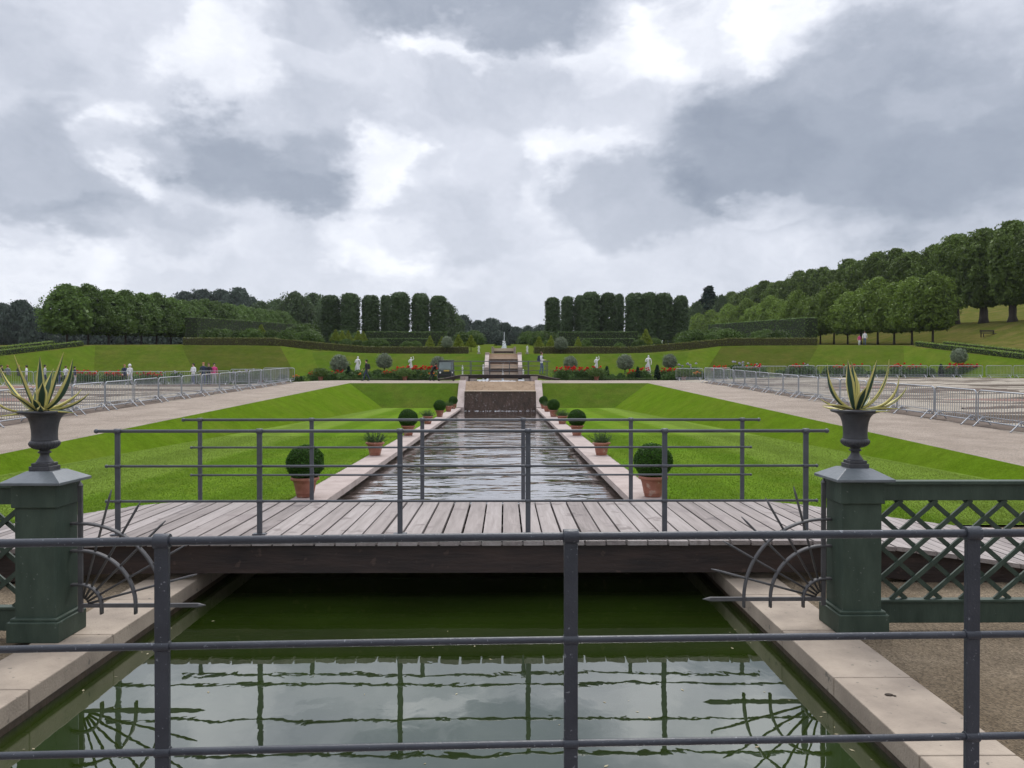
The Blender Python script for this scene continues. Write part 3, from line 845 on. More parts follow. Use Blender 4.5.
LEFT = [(-31, -38, -8, 8.5, 4), (-12, -45, -14, 9, 1), (-5, -45, 8, 8, 1), (16, -48, 4, 8, 1), (31, -42, -6, 9.5, 6), (47, -13, -6, 7, 4), (-36, -15, -10, 6, 7),
        (-26, 7, -20, 6, 0), (40, 4, -16, 6, -1), (-13, -15, -24, 9, 0), (15, -22, -22, 10, 0), (-18, -14, 22, 9, 3), (22, -16, 26, 9, 3), (-2, -34, 22, 9, 0), (18, -3, -30, 7, 2), (30, -10, 20, 7, 3), (6, -8, -20, 7, 0), (-30, -4, 22, 7, 2)]
RIGHT = [(-28, -38, -6, 7, 7), (-11, -42, -10, 9, 2), (0, -40, 6, 9, 0), (11, -41, -12, 10, 2), (21, -40, 8, 9, 3), (27, -42, -4, 6.5, 6), (34, -28, -10, 8, 8), (44, -18, -6, 7, 6),
         (-36, -2, -14, 6, -1), (-28, -7, 10, 6, 2), (31, 1, -20, 7, 0), (-3, -18, -26, 9, 0), (18, 3, -28, 7, 0), (-20, 0, 26, 7, 2), (24, -10, 24, 8, 2), (8, -32, 20, 9, 0), (38, -6, 8, 6, 3)]
agave((UL[0] - .03, UL[1], ZU + .455), lv(LEFT, 2, .0078), 'spiky yellow-edged agave growing in the left urn', 4)
agave((UR[0] + .005, UR[1], ZU + .455), lv(RIGHT, 3, .0078), 'spiky yellow-edged agave growing in the right urn', 6)

def fan_grille(loc, sx, label):
    t = thing('fan_grille', label, 'iron grille', loc)
    MB().box((0, 0, .435), (.034, .022, .97)).tube([(0, 0, .92), (0, 0, .955)], [.024, .004], 8).build('upright', 'iron_fan', t, bevel=.003)
    m = MB(); m.box((sx * .45, 0, 0), (.90, .018, .030)); m.tube([(sx * .90, 0, 0), (sx * .955, 0, 0)], [.017, .002], 6)
    m.build('bar', 'iron_fan', t)
    for r in (.16, .42, .63):
        m = MB(); m.smooth = True
        pts = [(-sx * .15, 0, r)] + [(sx * r * math.sin(a), 0, r * math.cos(a)) for a in frange(0, math.pi / 2, 18)] + [(sx * r, 0, -.065)]
        for dy in (-.010, .010): m.tube([(p[0], p[1] + dy, p[2]) for p in pts], .011, 8)
        m.smooth = False
        m.build('ring', 'iron_fan', t)
    for k, a in enumerate((15, 30, 45, 60, 75)):
        L = .92
        c, s_ = sx * math.cos(R_(a)), math.sin(R_(a))
        m = MB(); m.smooth = True
        m.tube([(c * .06, 0, s_ * .06), (c * (L - .06), 0, s_ * (L - .06)), (c * L, 0, s_ * L)], [.0095, .0095, .004], 6)
        m.build('spoke', 'iron_fan', t)
    return t
fan_grille((2.935, 6.13, .205), -1, 'dark iron fan grille reaching over the pond from the pillar beside the lattice fence')
fan_grille((-2.835, 6.0, .205), 1, 'dark iron fan grille standing on the kerb at the left pillar')

def lattice_fence(x0, x1, y, label):
    t = thing('lattice_fence', label, 'fence', (0, y, 0))
    L = x1 - x0; cx = (x0 + x1) / 2
    MB().box((cx, 0, 1.055), (L, .055, .135)).box((cx, 0, 1.128), (L, .10, .028)).build('top_rail', 'green_paint', t, bevel=.004)
    MB().box((cx, 0, .105), (L, .05, .165)).box((cx, 0, .196), (L, .075, .022)).build('bottom_rail', 'green_paint', t, bevel=.004)
    m = MB(); z0, z1 = .205, .99; per = .275; run = (z1 - z0) / .86
    for s_, yy in ((1, -.010), (-1, .010)):
        x = x0 - run - (.045 if s_ > 0 else 0)
        while x < x1 + run:
            a = (x, z0) if s_ > 0 else (x + run, z0)
            b = (x + run, z1) if s_ > 0 else (x, z1)
            # clip to the panel
            def clip(p, q):
                (ax, az), (bx, bz) = p, q
                if ax > bx: (ax, az), (bx, bz) = (bx, bz), (ax, az)
                if bx <= x0 or ax >= x1: return None
                if ax < x0: az += (bz - az) * (x0 - ax) / (bx - ax); ax = x0
                if bx > x1: bz = az + (bz - az) * (x1 - ax) / (bx - ax); bx = x1
                return (ax, az), (bx, bz)
            c = clip(a, b)
            if c and c[1][0] - c[0][0] > .03: m.beam((c[0][0], yy, c[0][1]), (c[1][0], yy, c[1][1]), .018, .034)
            x += per
    m.build('lattice_panel', 'green_paint', t)
lattice_fence(3.315, 7.6, 6.12, 'dark green wooden lattice fence joining the pillar on the right')
lattice_fence(-7.6, -3.225, 5.99, 'dark green wooden lattice fence just showing at the left edge')

# ------------------------------------------------------------------ foliage
def leafmesh(name, P, Nn, size, matnames, seed, aspect=1.5, mi=None, jitter=.8, tone=None, long_axis=None):
    rg = np.random.default_rng(seed); n = len(P)
    Nn = Nn / (np.linalg.norm(Nn, axis=1, keepdims=True) + 1e-9)
    r = rg.normal(size=(n, 3)); nn = Nn + jitter * r / (np.linalg.norm(r, axis=1, keepdims=True) + 1e-9)
    nn /= np.linalg.norm(nn, axis=1, keepdims=True) + 1e-9
    if long_axis is None: a = rg.normal(size=(n, 3))
    else: a = long_axis
    t = a - nn * (a * nn).sum(1, keepdims=True); t /= np.linalg.norm(t, axis=1, keepdims=True) + 1e-9
    b = np.cross(nn, t)
    s = size * rg.uniform(.6, 1.3, size=(n, 1)) if np.isscalar(size) else size.reshape(n, 1)
    t = t * s * aspect * .5; b = b * s * .5
    V = np.stack([P - t, P - b * .9 + t * .1, P + t, P + b * .9 + t * .1], 1).reshape(-1, 3).astype(np.float32)
    me = bpy.data.meshes.new(name)
    me.vertices.add(4 * n); me.vertices.foreach_set('co', V.ravel())
    me.loops.add(4 * n); me.loops.foreach_set('vertex_index', np.arange(4 * n, dtype=np.int32))
    me.polygons.add(n); me.polygons.foreach_set('loop_start', np.arange(0, 4 * n, 4, dtype=np.int32))
    for mn in ([matnames] if isinstance(matnames, str) else matnames): me.materials.append(MATS[mn])
    if mi is not None: me.polygons.foreach_set('material_index', mi.astype(np.int32))
    at_ = me.attributes.new('tone', 'FLOAT', 'POINT')
    tn = rg.uniform(0, 1, n) if tone is None else np.clip(tone + rg.uniform(-.25, .25, n), 0, 1)
    at_.data.foreach_set('value', np.repeat(tn, 4).astype(np.float32))
    me.update(calc_edges=True); me.validate()
    return me
def prof(pts):
    ts, rs = zip(*pts); return lambda t: np.interp(t, ts, rs)
def sphere_pts(rg, n):
    v = rg.normal(size=(n, 3)); return v / np.linalg.norm(v, axis=1, keepdims=True)
def crown(name, R, H, pr, n, leaf, matname, seed, clumps=70, crad=.26, fill=.25, lump=.12, square=0.0, up=0.0):
    """crown of leaf clumps on an envelope of revolution: radius R*pr(t), height H, bottom at z = 0"""
    rg = np.random.default_rng(seed)
    k = clumps
    t = np.sqrt(rg.uniform(0, 1, k)) * .5 + rg.uniform(0, 1, k) * .5
    t = np.clip((np.arange(k) + rg.uniform(0, 1, k)) / k, .02, .98)
    th = np.arange(k) * 2.39996 + rg.uniform(-.5, .5, k)
    cr = R * crad * rg.uniform(.7, 1.3, k)
    rad = np.maximum(R * pr(t) * (1 + lump * rg.normal(size=k)) - cr * .75, 0)
    if square: rad = rad * (1 + square * (1 / np.maximum(abs(np.cos(th)), abs(np.sin(th))) - 1))
    C = np.stack([rad * np.cos(th), rad * np.sin(th), np.clip(t * H, cr * .6, H - cr * .7)], 1)
    nf = int(n * fill)
    idx = rg.integers(0, k, n - nf)
    d = sphere_pts(rg, n - nf)
    d[:, 2] = np.where(d[:, 2] < -.3, d[:, 2] * .5, d[:, 2])
    P1 = C[idx] + d * (cr[idx] * rg.uniform(.72, 1.06, n - nf))[:, None]
    t2 = rg.uniform(0, 1, nf); th2 = rg.uniform(0, 6.283, nf); r2 = R * pr(t2) * np.sqrt(rg.uniform(.1, .85, nf))
    P2_ = np.stack([r2 * np.cos(th2), r2 * np.sin(th2), t2 * H], 1)
    N2 = np.stack([np.cos(th2), np.sin(th2), np.full(nf, .3)], 1)
    P = np.concatenate([P1, P2_]); Nn = np.concatenate([d, N2])
    tone = np.concatenate([np.clip(rg.uniform(0, 1, k)[idx] * .5 + .25, 0, 1), np.full(nf, .35)])
    la = None
    leaf = np.concatenate([leaf * rg.uniform(.6, 1.3, n - nf), leaf * rg.uniform(1.6, 3.0, nf)])
    if up:
        la = rg.normal(size=(n, 3)); la[:, 2] += up
    return leafmesh(name, P, Nn, leaf, matname, seed + 1, tone=tone, long_axis=la)
def boxleaves(name, L, W, H, n, leaf, matname, seed):
    rg = np.random.default_rng(seed)
    areas = np.array([L * H, L * H, W * H, W * H, L * W, L * W * .3]); f = rg.choice(6, n, p=areas / areas.sum())
    u, v = rg.uniform(-.5, .5, n), rg.uniform(-.5, .5, n); P = np.zeros((n, 3)); Nn = np.zeros((n, 3))
    for k, (ax, s_) in enumerate(((1, -1), (1, 1), (0, -1), (0, 1), (2, 1), (2, -1))):
        q = f == k; dims = (L, W, H); o = [i for i in range(3) if i != ax]
        P[q, ax] = s_ * .5 * dims[ax]; P[q, o[0]] = u[q] * dims[o[0]]; P[q, o[1]] = v[q] * dims[o[1]]; Nn[q, ax] = s_
    P -= Nn * (rg.uniform(0, 1, n) ** 2 * leaf * 2.5)[:, None]
    P += rg.normal(size=(n, 3)) * leaf * .35
    P[:, 2] += H / 2
    return leafmesh(name, P, Nn, leaf, matname, seed + 1)
def trunk(name, h, r0, r1, seed, limbs=0, spread=1.0, gnarl=.0):
    rg = random.Random(seed); m = MB(); m.smooth = True
    pts = []; rs = []
    for i in range(9):
        u = i / 8
        pts.append((rg.uniform(-1, 1) * .04 * h * u * .3, rg.uniform(-1, 1) * .04 * h * u * .3, h * u - .15))
        rs.append((r0 + (r1 - r0) * u) * (1.35 if i == 0 else 1) * (1 + gnarl * rg.uniform(-1, 1)))
    m.tube(pts, rs, 10)
    for k in range(limbs):
        a = k * 2.4 + rg.uniform(-.3, .3); u = rg.uniform(.55, .85); p = Vector(pts[int(u * 8)])
        e = p + Vector((math.cos(a) * spread, math.sin(a) * spread, rg.uniform(.5, 1.1) * spread))
        mid = p.lerp(e, .5) + Vector((0, 0, -.1 * spread))
        m.tube([p, mid, e], [r1 * .7, r1 * .45, r1 * .2], 6)
    return m.mesh(name, 'bark')
def tree_proto(name, crowns_, trunk_me, crown_z, label, cat='tree'):
    """returns maker(loc, scale, label, group, rz, variant)"""
    def make(loc, sc, label, group, rz, v):
        t = thing(name, label, cat, loc, rz, group); t.scale = sc
        link('trunk', trunk_me[v % len(trunk_me)], t)
        link('crown', crowns_[v % len(crowns_)], t, (0, 0, crown_z))
        return t
    return make

rt = random.Random(21)
# avenue limes
p_lime = prof([(0, .66), (.08, .90), (.24, 1.0), (.5, .93), (.72, .74), (.88, .46), (1, .08)])
lime_cr = [crown('lime_crown', 3.2, 7.0, p_lime, 9000, .21, 'leaf_lime', 100 + i, clumps=85, crad=.29, lump=.18, up=.5) for i in range(4)]
lime_cr2 = [crown('lime_crown', 3.2, 7.0, p_lime, 9000, .21, 'leaf_lime_light', 140 + i, clumps=90, crad=.29, lump=.17, up=.5) for i in range(4)]  # same limes as the left; stronger light on this row put into leaf colour
lime_tr = [trunk('lime_trunk', 6.2, .17, .08, 60 + i, 7, 1.6) for i in range(3)]
lime_l = tree_proto('lime_tree', lime_cr, lime_tr, 2.05, '')
lime_r = tree_proto('lime_tree', lime_cr2, lime_tr, 2.05, '')
for sx, side in ((-1, 'left'), (1, 'right')):
    y = 97.2
    for i in range(1, 33):
        X = sx * 54.0
        hs = rt.uniform(.93, 1.05) * (.90 if sx < 0 else 1.0)
        if sx > 0: hs *= 1.06 if i % 3 == 1 else .95
        (lime_l if sx < 0 else lime_r)((X + rt.uniform(-.3, .3), y, Tz(X, y) - (.35 if sx < 0 else .1)), (rt.uniform(.84, .98) + (.05 if sx < 0 else 0), rt.uniform(.84, .98) + (.05 if sx < 0 else 0), hs),
             f'trimmed lime tree with bare trunk, {ordinal(i)} from the near end of the {side} avenue', f'limes of the {side} avenue', rt.uniform(0, 6.28), rt.randrange(12))
        y += 5.0 + rt.uniform(-.25, .25)
# old tall limes on the right slope
p_tall = prof([(0, .45), (.08, .72), (.25, .92), (.5, 1.0), (.75, .90), (.9, .64), (1, .25)])
tall_cr = [crown('tall_lime_crown', 3.7, 11.6, p_tall, 13000, .26, 'leaf_lime_tall', 200 + i, clumps=95, crad=.30, lump=.17, up=.6) for i in range(4)]
tall_tr = [trunk('tall_lime_trunk', 7.5, .62, .30, 80 + i, 6, 2.2, .16) for i in range(3)]
tall = tree_proto('tall_lime_tree', tall_cr, tall_tr, 2.5, '')
y = 97.0; i = 1
while y < 285:
    tall((68 + rt.uniform(-.4, .4), y, Tz(68, y) - .1), (rt.uniform(.76, .94), rt.uniform(.76, .94), rt.uniform(.84, 1.0)),
         f'tall old lime with thick trunk, {ordinal(i)} from the near end on the right slope', 'old limes on the right slope', rt.uniform(0, 6.28), rt.randrange(12))
    y += 6.3 + rt.uniform(-.4, .4); i += 1
# clipped columns beyond the terrace
p_col = prof([(0, .85), (.1, .94), (.4, 1.0), (.7, .97), (.88, .95), (.95, .82), (1, .5)])
col_cr = [crown('column_crown', 1.75, 9.0, p_col, 8000, .17, 'leaf_column', 300 + i, clumps=130, crad=.32, lump=.09, fill=.4) for i in range(3)]
col_tr = [trunk('column_trunk', 4.0, .2, .12, 90 + i) for i in range(2)]
column = tree_proto('clipped_column_tree', col_cr, col_tr, 1.0, '')
COLS = [('left', [(331, 296, 18), (350.5, 294, 19), (371, 296, 17), (386, 296, 11), (400, 293, 20), (420.5, 294, 18), (438.5, 296.5, 18)]),
        ('right', [(552.5, 298, 14.5), (567.5, 297, 13), (580, 296, 12), (591, 292.5, 19), (608, 293.5, 16), (619, 294.5, 10), (634.5, 293.5, 19), (649, 293, 18), (664, 293.5, 18), (681, 296, 15)])]
for side, lst in COLS:
    for k, (px, ty, wpx) in enumerate(lst, 1):
        d = 150 + (0 if wpx > 13 else 6)
        p = at(px, d, py=ty); base = Tz(p.x, d); h = p.z - base
        s = wpx * d / F / 3.3 * rt.uniform(1.0, 1.08)
        column((p.x, d, base), (s, s, h / 10.0), f'tall clipped column tree, {ordinal(k)} from the left in the row {side} of the fountain', f'clipped columns {side} of the fountain', rt.uniform(0, 6.28), rt.randrange(6))
# woods far off
p_wood = prof([(0, .55), (.15, .9), (.4, 1.0), (.65, .9), (.85, .62), (1, .2)])
wood_cr = [crown('wood_crown', 5.5, 9.5, p_wood, 6500, .42, 'leaf_wood', 400 + i, clumps=60, crad=.34, lump=.16) for i in range(3)]
woodb_cr = [crown('far_wood_crown', 5.5, 9.5, p_wood, 5200, .5, 'leaf_wood_hazed', 420 + i, clumps=50, crad=.34, lump=.18) for i in range(3)]
wood_tr = [trunk('wood_trunk', 7.0, .35, .15, 95 + i, 5, 2.5) for i in range(2)]
wood = tree_proto('woodland_tree', wood_cr, wood_tr, 2.2, '')
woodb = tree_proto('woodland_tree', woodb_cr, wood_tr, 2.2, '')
def wtree(fn, px, ty, wpx, d, label, group=None):
    p = at(px, d, py=ty); b = Tz(p.x, d) - 1.0
    h = max(p.z - b, 6.0)
    if h > 15: b = p.z - 15; h = 15
    s = wpx * d / F / 10.5
    return fn((p.x, d, b), (s, s, h / 11.6), label, group, rt.uniform(0, 6.28), rt.randrange(6))
# centre, behind the fountain
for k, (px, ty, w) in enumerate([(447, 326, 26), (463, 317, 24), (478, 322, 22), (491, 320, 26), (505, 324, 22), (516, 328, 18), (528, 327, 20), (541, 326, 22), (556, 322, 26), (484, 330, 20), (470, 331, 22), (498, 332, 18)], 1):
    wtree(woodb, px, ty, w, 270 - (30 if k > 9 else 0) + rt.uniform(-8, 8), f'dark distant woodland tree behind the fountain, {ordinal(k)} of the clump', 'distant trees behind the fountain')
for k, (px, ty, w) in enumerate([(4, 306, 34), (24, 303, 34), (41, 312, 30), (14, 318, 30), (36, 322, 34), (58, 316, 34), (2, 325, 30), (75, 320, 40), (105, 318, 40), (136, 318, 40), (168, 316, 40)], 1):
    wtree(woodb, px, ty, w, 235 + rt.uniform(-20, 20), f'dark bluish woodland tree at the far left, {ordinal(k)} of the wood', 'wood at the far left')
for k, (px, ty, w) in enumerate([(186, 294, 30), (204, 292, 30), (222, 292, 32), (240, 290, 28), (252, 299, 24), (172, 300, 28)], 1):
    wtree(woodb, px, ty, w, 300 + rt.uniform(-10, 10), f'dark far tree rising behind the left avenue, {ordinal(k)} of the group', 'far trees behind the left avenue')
for k, (px, ty, w) in enumerate([(278, 302, 36), (296, 295, 36), (314, 296, 34), (262, 304, 30), (448, 305, 20), (326, 304, 30), (304, 312, 30), (456, 316, 18), (284, 313, 28)], 1):
    wtree(wood, px, ty, w, 215 + rt.uniform(-15, 15), f'rounded green tree beside the left clipped columns, {ordinal(k)} of the group', 'trees beside the left columns')
for k, (px, ty, w) in enumerate([(697, 304, 16), (708, 300, 18), (690, 311, 18), (722, 297, 18), (672, 306, 14)], 1):
    wtree(wood, px, ty, w, 225 + rt.uniform(-10, 10), f'rounded green tree beside the right clipped columns, {ordinal(k)} of the group', 'trees beside the right columns')
con_me = crown('conifer_crown', 3.0, 12, prof([(0, 1), (.3, .85), (.7, .55), (1, .05)]), 3500, .4, 'leaf_conifer', 77, clumps=60, crad=.3, lump=.2)
conifer = tree_proto('conifer', [con_me], wood_tr, 1.5, '')
p = at(709, 235, py=287); conifer((p.x, 235, p.z - 13.5), (1.6, 1.6, 1), 'dark conifer top showing above the trees on the right', None, 0, 0)

# terrace hedges (each one clipped block)
def hedge(a, b, z0, z1, w, matname, label, leaf=.10, dens=60, name='hedge', stems=None, group=None):
    a, b = Vector(a), Vector(b); L = (b - a).length; mid = (a + b) / 2
    za, zb = z0
    H = z1
    n = int(min(26000, dens * (L * H * 2 + L * w + 2 * w * H)))
    t = thing(name, label, 'hedge', (mid.x, mid.y, (za + zb) / 2), math.atan2(b.y - a.y, b.x - a.x), group)
    t.rotation_euler = Euler((0, -math.atan2(zb - za, L), math.atan2(b.y - a.y, b.x - a.x)), 'XYZ')
    m = MB().box((0, 0, H / 2 - .02), (L - .12, w - .12, H - .12)); 
    m.build('core', 'beech_core' if matname == 'leaf_beech' else 'hedge_core', t)
    link('foliage', boxleaves('hedge_leaves', L, w, H, n, leaf, matname, int(L * 13) + 7), t)
    if stems:
        for k in range(stems):
            MB().tube([(-L / 2 + L * (k + .5) / stems, 0, -3.2), (-L / 2 + L * (k + .5) / stems, 0, .3)], .11, 8).build('stem', 'bark', t)
    return t
mat('hedge_core', (.022, .032, .010), .9, scale=9)
mat('beech_core', (.055, .050, .016), .9, scale=9)
for sx, side in ((-1, 'left'), (1, 'right')):
    hx = [3.7, 15.5, 26, 36.8]
    nm = ['beside the small stone figure', 'in the middle stretch of the terrace', 'at the outer end of the terrace']
    for k in range(3):
        xa, xb = hx[k] + .02, hx[k + 1] - .02
        yy = 89.0 + (0, .8, 1.8)[k]
        hedge((sx * xa, yy, 0), (sx * xb, yy, 0), (Tz(sx * xa, yy) - .05, Tz(sx * xb, yy) - .05), (.84, .86, .92)[k], .8, 'leaf_beech',
              f'low brown-green beech hedge {nm[k]}, {side} of the cascade', .09, 130)
    # raised (pleached) hedge in front of the avenue
    hedge((sx * 46.5, 117, 0), (sx * 43.0, 160, 0), (Tz(46.5, 117) + 1.0, Tz(43, 160) + 1.0), 3.1, 2.0, 'leaf_lime', f'tall box-clipped hedge on stems below the {side} avenue', .16, 45, 'raised_hedge', stems=9)
    # two tier hedges behind the cones
    for k, (xa, xb, yy, h) in enumerate(((10.5, 19, 112, 1.35), (8.5, 20.5, 118, 2.2))):
        hedge((sx * xa, yy, 0), (sx * xb, yy, 0), (Tz(sx * xa, yy) - .1, Tz(sx * xb, yy) - .1), h, 1.2, 'leaf_hedge',
              f'{("lower", "higher")[k]} dark clipped hedge behind the yellow cones {side} of the cascade', .12, 80)
    # twin hedges running down the ramp
    for k, off in enumerate((1.0, 4.0)):
        pa = Vector((sx * (43.6 + off), 83.5, 0)); pb = Vector((sx * (48.8 + off), 52, 0))
        zz = (Tz(40, 83.5) - .02, Tz(40, 52) - .02)
        hedge(pa, pb, zz, .55, .6, 'leaf_lime_light', f'{("inner", "outer")[k]} low hedge running down beside the ramp path on the {side}', .08, 150)
    sheet('ramp_path', [[(sx * (x + (83.5 - y) * .165), y, Tz(40, y) + .03) for x in (45.0, 46.9)] for y in (83.5, 75, 67, 52)], 'path_gravel')

# topiary cones, bushes
cone_me = [crown('cone_foliage', .85, 1.55, prof([(0, 1.0), (.12, 1.0), (1, .04)]), 2600, .07, 'leaf_cone', 500 + i, clumps=110, crad=.22, lump=.05) for i in range(2)]
cone_tr = trunk('cone_stem', .8, .06, .04, 3)
k = 0
CONES = [(262, 325, 337, 104, 13), (336, 330, 341, 112, 12), (342.5, 331, 341, 116, 10), (348.5, 331, 341, 120, 10), (358.5, 331, 342, 112, 11), (363.5, 331.5, 342, 116, 10), (368.5, 332, 342, 120, 10), (374, 332, 342.5, 124, 9),
         (430, 336, 347, 98, 11), (442, 337, 347, 102, 10), (458.5, 335, 347, 97, 13), (471, 335.5, 347, 97, 13), (551, 336, 347, 99, 11), (578, 337, 346, 100, 8), (646, 329.5, 344, 104, 15), (539, 337, 348.5, 97, 13)]
for (px, ty, by, d, w) in CONES:
    k += 1
    a = at(px, d, py=by); zt = CAMZ + (378 - ty) * d / F
    t = thing('topiary_cone', f'yellow-green clipped topiary cone, {ordinal(k)} from the left along the terrace', 'topiary cone', (a.x, d, min(Tz(a.x, d), a.z)), rt.uniform(0, 6), 'topiary cones on the terrace')
    lift = a.z - t.location.z; s = w * d / F / 1.7
    link('foliage', cone_me[k % 2], t, (0, 0, max(0, lift))).scale = (s, s, (zt - a.z) / 1.55)
    link('stem', cone_tr, t).scale = (1, 1, max(.4, (lift + .4) / .65))
bush_me = [crown('bush_foliage', 1.2, 1.7, prof([(0, .8), (.2, 1), (.6, .9), (.85, .6), (1, .15)]), 5200, .085, 'leaf_bush', 520 + i, clumps=60, crad=.34, lump=.14) for i in range(4)]
k = 0
BUSH = []
for sx in (-1, 1):
    for i in range(17):
        BUSH.append((sx * rt.uniform(25, 36), rt.uniform(96, 108), rt.uniform(.7, 1.25)))
    for i in range(9):
        BUSH.append((sx * rt.uniform(5, 22), rt.uniform(101, 109), rt.uniform(.6, .9)))
    for i in range(12):
        X_ = rt.uniform(4, 38); BUSH.append((sx * X_, rt.uniform(122, 140), rt.uniform(1.0, 1.4) if X_ < 34 else rt.uniform(1.4, 2.2)))
BUSH.sort()
for (X, Y, s) in BUSH:
    k += 1
    o = link('bush', bush_me[k % 4], None, (X, Y, Tz(X, Y) - .1)); o.rotation_euler = (0, 0, rt.uniform(0, 6.28)); o.scale = (s * 1.15, s * 1.15, s)
    tag(o, f'rounded leafy bush on the terrace behind the beech hedge, {ordinal(k) if k < 50 else "far right, " + ordinal(k - 49)} from the left', 'bush', 'bushes behind the beech hedge')
# pale silvery trees in tubs: on the terrace and in the border
olive_me = [crown('olive_crown', .80, 1.15, prof([(0, .6), (.2, .92), (.5, 1), (.8, .75), (1, .3)]), 3600, .055, 'leaf_olive', 540 + i, clumps=45, crad=.32, lump=.10) for i in range(2)]
olive_tr = trunk('olive_trunk', 1.0, .05, .035, 8, 4, .3)
OL = [(339.5, 355.5, 377, 73.5, 20, 'beside the walking man'), (384.5, 354, 377, 73.5, 17.5, 'between the two statues left of the cascade'), (438, 357, 377, 74, 17, 'behind the dark cart'), (570.5, 356.5, 377, 73.5, 15.5, 'behind the red flowers right of the far bridge'),
      (625, 355, 377, 73.5, 18, 'between the two statues right of the cascade'), (670, 354.5, 377, 73.5, 16, 'nearest to the right row of barriers'), (447, 337, 352, 88, 13, 'on the terrace above the dark cart'), (561, 337.5, 353, 88, 15, 'on the terrace above the red flowers'), (961, 349, 372, 72, 17, 'in the flower border at the right')]
for k, (px, ty, by, d, w, where) in enumerate(OL):
    zt = CAMZ + (378 - ty) * d / F; X = at(px, d).x; b = Lz(d, X) if d < 80 else Tz(X, 88.6); hh = zt - b
    t = thing('olive_tree', f'small silver-grey round-headed tree {where}', 'olive tree', (X, d, b), 0)
    s = w * d / F / 1.6; ch = min(hh * .72, s * 1.25)
    link('trunk', olive_tr, t).scale = (1, 1, (hh - ch * .55) / .85)
    link('crown', olive_me[k % 2], t, (0, 0, hh - ch)).scale = (s, s, ch / 1.15)
# ------------------------------------------------------------------ terracotta pots along the canal
pot_m = MB(); pot_m.smooth = True
pot_m.lathe([(.135, 0), (.140, .02), (.142, .05), (.152, .058), (.152, .070), (.165, .14), (.182, .225), (.198, .275), (.228, .282), (.236, .292), (.236, .322), (.226, .332), (.205, .330), (.198, .300)], 40)
pot_me = pot_m.mesh('pot', 'terracotta')
pm = MB().lathe([(.20, .30), (.1, .31), (.01, .315)], 24); soil_me = pm.mesh('pot_soil', 'soil')
rgb_ = np.random.default_rng(5)
def ballmesh(name, R, n, leaf, mn, seed):
    rg = np.random.default_rng(seed); d = sphere_pts(rg, n); r = R * (1 - rg.uniform(0, 1, n) ** 2 * .12) * (1 + .035 * np.sin(d[:, 0] * 7 + seed) * np.sin(d[:, 2] * 8 + 1) + .03 * np.sin(d[:, 1] * 4 + 2) + .05 * (rg.uniform(0, 1, n) > .97))
    return leafmesh(name, d * r[:, None] * np.array([1, 1, .93]), d, leaf, mn, seed + 1, jitter=1.0)
box_me = ballmesh('box_ball', .315, 9000, .021, 'leaf_box', 31)
corem = MB(); corem.smooth = True; corem.ball((0, 0, 0), .275, 12, (1, 1, .93)); core_me = corem.mesh('box_ball_core', 'hedge_core')
def herb(seed):
    rg = np.random.default_rng(seed); n = 3200; st = 170
    th = rg.uniform(0, 6.283, st); el = rg.uniform(.35, 1.5, st); L = rg.uniform(.16, .36, st)
    dirs = np.stack([np.cos(th) * np.cos(el), np.sin(th) * np.cos(el), np.sin(el)], 1)
    r0 = rg.uniform(0, .16, st)[:, None] * np.stack([np.cos(th), np.sin(th), np.zeros(st)], 1)
    i = rg.integers(0, st, n); u = rg.uniform(.1, 1, n)
    P = r0[i] + dirs[i] * (L[i] * u)[:, None]; P[:, 2] += .0
    la = dirs[i] + rg.normal(size=(n, 3)) * .45
    return leafmesh('herb_foliage', P, rg.normal(size=(n, 3)), np.full(n, .010) * rg.uniform(.7, 1.4, n), 'leaf_herb', seed, aspect=4.0, long_axis=la)
herb_me = [herb(41), herb(42)]
POT_Y = [12.75, 19.6, 26.3, 33.0, 39.0, 45.0, 49.2]
for sx, side in ((-1, 'left'), (1, 'right')):
    for k, Y in enumerate(POT_Y):
        ball = k % 2 == 0
        nearness = ordinal(k + 1) + ' pot from the bridge' if k else 'pot nearest the bridge'
        t = thing('potted_plant', (f'terracotta pot with clipped box ball, {nearness} on the {side} kerb' if ball else
                  f'terracotta pot with loose spiky herb, {nearness} on the {side} kerb'), 'potted plant', (sx * 2.845, Y, .012), rt.uniform(0, 6.28), 'pots along the canal kerbs')
        link('pot', pot_me, t); s = link('soil', soil_me, t)
        if ball:
            f = link('ball', box_me, t, (0, 0, .57)); f.rotation_euler = (0, 0, k * 1.3 + sx); f.scale = (rt.uniform(.95, 1.05), rt.uniform(.95, 1.05), rt.uniform(.92, 1.04)); link('ball_core', core_me, f)
        else:
            h = link('foliage', herb_me[(k // 2) % 2], t, (0, 0, .31))
        sc_ = (1.0 + rt.uniform(-.04, .05)) * (1 if k < 6 else .95); t.scale = (sc_, sc_, sc_)

